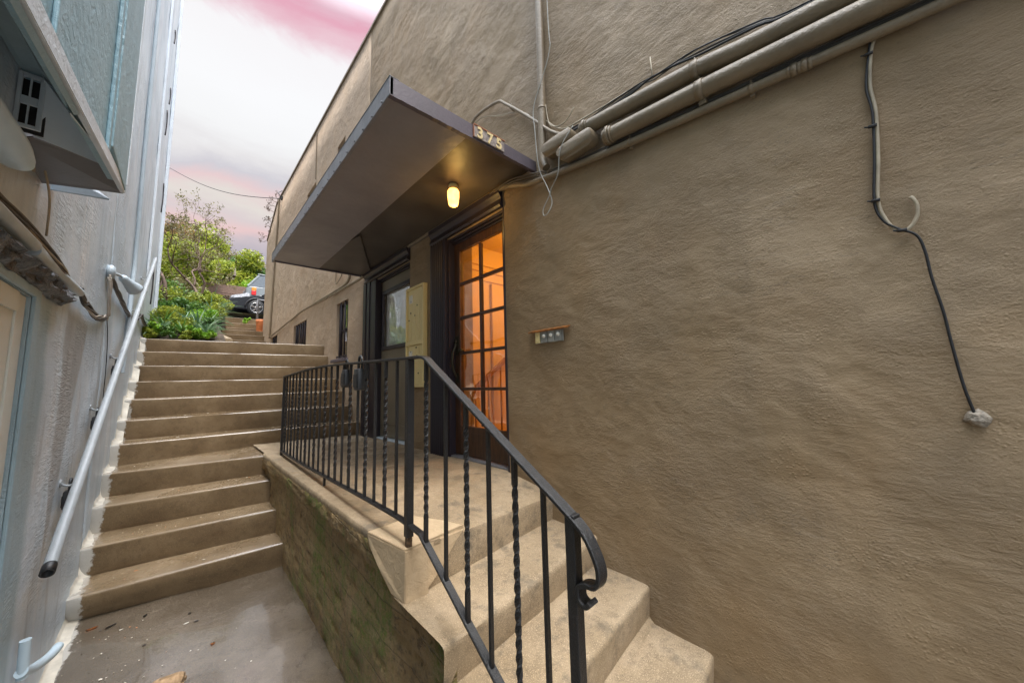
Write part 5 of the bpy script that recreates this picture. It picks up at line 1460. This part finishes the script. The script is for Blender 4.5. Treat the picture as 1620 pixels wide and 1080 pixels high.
# ================================================================== CAMERA
cam = bpy.data.cameras.new('camera'); co = bpy.data.objects.new('camera', cam); COL.objects.link(co)
yaw, pit, rol = (math.radians(v) for v in (42.7105, 6.4497, -1.4761))
f = Vector((math.sin(yaw)*math.cos(pit), math.cos(yaw)*math.cos(pit), math.sin(pit)))
rt = Vector((math.cos(yaw), -math.sin(yaw), 0)); up = rt.cross(f)
r1 = rt*math.cos(rol)+up*math.sin(rol); u1 = -rt*math.sin(rol)+up*math.cos(rol)
mw = Matrix(((r1.x, u1.x, -f.x, 0), (r1.y, u1.y, -f.y, 0), (r1.z, u1.z, -f.z, 0), (0, 0, 0, 1)))
co.matrix_world = mw
cam.sensor_width = 36; cam.lens = 12.537; cam.clip_start = .02; cam.clip_end = 2000
S.camera = co

# ================================================================== SKY AND SUN
SUN_EL, SUN_AZ = 68, 178
w = bpy.data.worlds.new('World'); S.world = w; w.use_nodes = True
nt = w.node_tree; nt.nodes.clear()
N = nt.nodes.new; K = nt.links.new
out = N('ShaderNodeOutputWorld'); bg = N('ShaderNodeBackground'); K(bg.outputs[0], out.inputs[0])
sky = N('ShaderNodeTexSky'); sky.sky_type = 'NISHITA'; sky.sun_disc = False
sky.sun_elevation = math.radians(SUN_EL); sky.sun_rotation = math.radians(SUN_AZ); sky.air_density = 1; sky.dust_density = 3
sk = N('ShaderNodeMix'); sk.data_type = 'RGBA'; sk.blend_type = 'MULTIPLY'; sk.inputs[0].default_value = 1
K(sky.outputs[0], sk.inputs[6]); sk.inputs[7].default_value = (.10, .10, .10, 1)
tc = N('ShaderNodeTexCoord'); sep = N('ShaderNodeSeparateXYZ'); K(tc.outputs['Generated'], sep.inputs[0])
mp = N('ShaderNodeMapping'); K(tc.outputs['Generated'], mp.inputs[0]); mp.inputs['Scale'].default_value = (1.0, 1.0, 3.2); mp.inputs['Rotation'].default_value = (.06, .08, 0)
ns = N('ShaderNodeTexNoise'); K(mp.outputs[0], ns.inputs['Vector']); ns.inputs['Scale'].default_value = 3.6; ns.inputs['Detail'].default_value = 10; ns.inputs['Roughness'].default_value = .6; ns.inputs['Distortion'].default_value = .4
def M_(op, a, b=0.0, clamp=False):
    n = N('ShaderNodeMath'); n.operation = op; n.use_clamp = clamp
    for i, v in enumerate((a, b)):
        if isinstance(v, (int, float)): n.inputs[i].default_value = v
        else: K(v, n.inputs[i])
    return n.outputs[0]
el = M_('ADD', sep.outputs[2], M_('MULTIPLY', M_('SUBTRACT', ns.outputs[0], .5), .12))
rp = N('ShaderNodeValToRGB'); K(el, rp.inputs[0]); E_ = rp.color_ramp.elements
stops = [(.0, (200, 192, 196)), (.29, (188, 180, 188)), (.325, (208, 194, 198)), (.35, (236, 202, 200)), (.372, (222, 208, 208)), (.395, (230, 222, 214)), (.42, (234, 206, 206)), (.445, (212, 208, 214)), (.475, (234, 231, 231)), (.52, (248, 248, 248)), (.58, (252, 252, 253)), (.655, (250, 248, 249)), (.68, (238, 200, 210)), (.705, (232, 170, 188)), (.735, (232, 208, 218)), (.80, (246, 246, 248))]
while len(E_) < len(stops): E_.new(.5)
for i, (p, c) in enumerate(stops): E_[i].position = p; E_[i].color = lin(c)
# cloud deck gets brighter overhead and behind, where the light comes from
ov = N('ShaderNodeMapRange'); ov.clamp = True; K(sep.outputs[2], ov.inputs[0]); ov.inputs[1].default_value = .72; ov.inputs[2].default_value = .95
bk = N('ShaderNodeMapRange'); bk.clamp = True; K(sep.outputs[1], bk.inputs[0]); bk.inputs[1].default_value = .1; bk.inputs[2].default_value = -.4
upm = N('ShaderNodeMapRange'); upm.clamp = True; K(sep.outputs[2], upm.inputs[0]); upm.inputs[1].default_value = -.05; upm.inputs[2].default_value = .15
ov2 = N('ShaderNodeMapRange'); ov2.clamp = True; K(sep.outputs[2], ov2.inputs[0]); ov2.inputs[1].default_value = .735; ov2.inputs[2].default_value = .80
gain = M_('ADD', M_('MULTIPLY', M_('ADD', M_('MULTIPLY', ov2.outputs[0], 2.0), M_('ADD', M_('MULTIPLY', ov.outputs[0], 6.5), M_('MULTIPLY', bk.outputs[0], .5))), upm.outputs[0]), 1.0)
mixc = N('ShaderNodeMix'); mixc.data_type = 'RGBA'; mixc.inputs[0].default_value = .90
neu = N('ShaderNodeMix'); neu.data_type = 'RGBA'; neu.inputs[7].default_value = (.80, .86, .95, 1); K(rp.outputs[0], neu.inputs[6])
K(M_('MAXIMUM', ov.outputs[0], bk.outputs[0]), neu.inputs[0])
K(sk.outputs[2], mixc.inputs[6]); K(neu.outputs[2], mixc.inputs[7])
sc_ = N('ShaderNodeVectorMath'); sc_.operation = 'SCALE'; K(mixc.outputs[2], sc_.inputs[0]); K(gain, sc_.inputs['Scale'])
K(sc_.outputs[0], bg.inputs[0]); bg.inputs[1].default_value = .54
sd = bpy.data.lights.new('sun', 'SUN'); sd.energy = 2.4; sd.angle = math.radians(24); sd.color = (1, .95, .88)
so = bpy.data.objects.new('sun', sd); COL.objects.link(so)
a, e_ = math.radians(SUN_AZ), math.radians(SUN_EL)
sv = Vector((math.sin(a)*math.cos(e_), math.cos(a)*math.cos(e_), math.sin(e_)))
so.rotation_euler = sv.to_track_quat('Z', 'Y').to_euler()

S.view_settings.view_transform = 'Standard'; S.view_settings.look = 'None'; S.view_settings.gamma = 1
S.view_settings.exposure = 1.0
S.render.engine = 'CYCLES'
try:
    S.cycles.use_denoising = True; S.cycles.max_bounces = 8; S.cycles.diffuse_bounces = 5; S.cycles.sample_clamp_indirect = 4
except Exception: pass
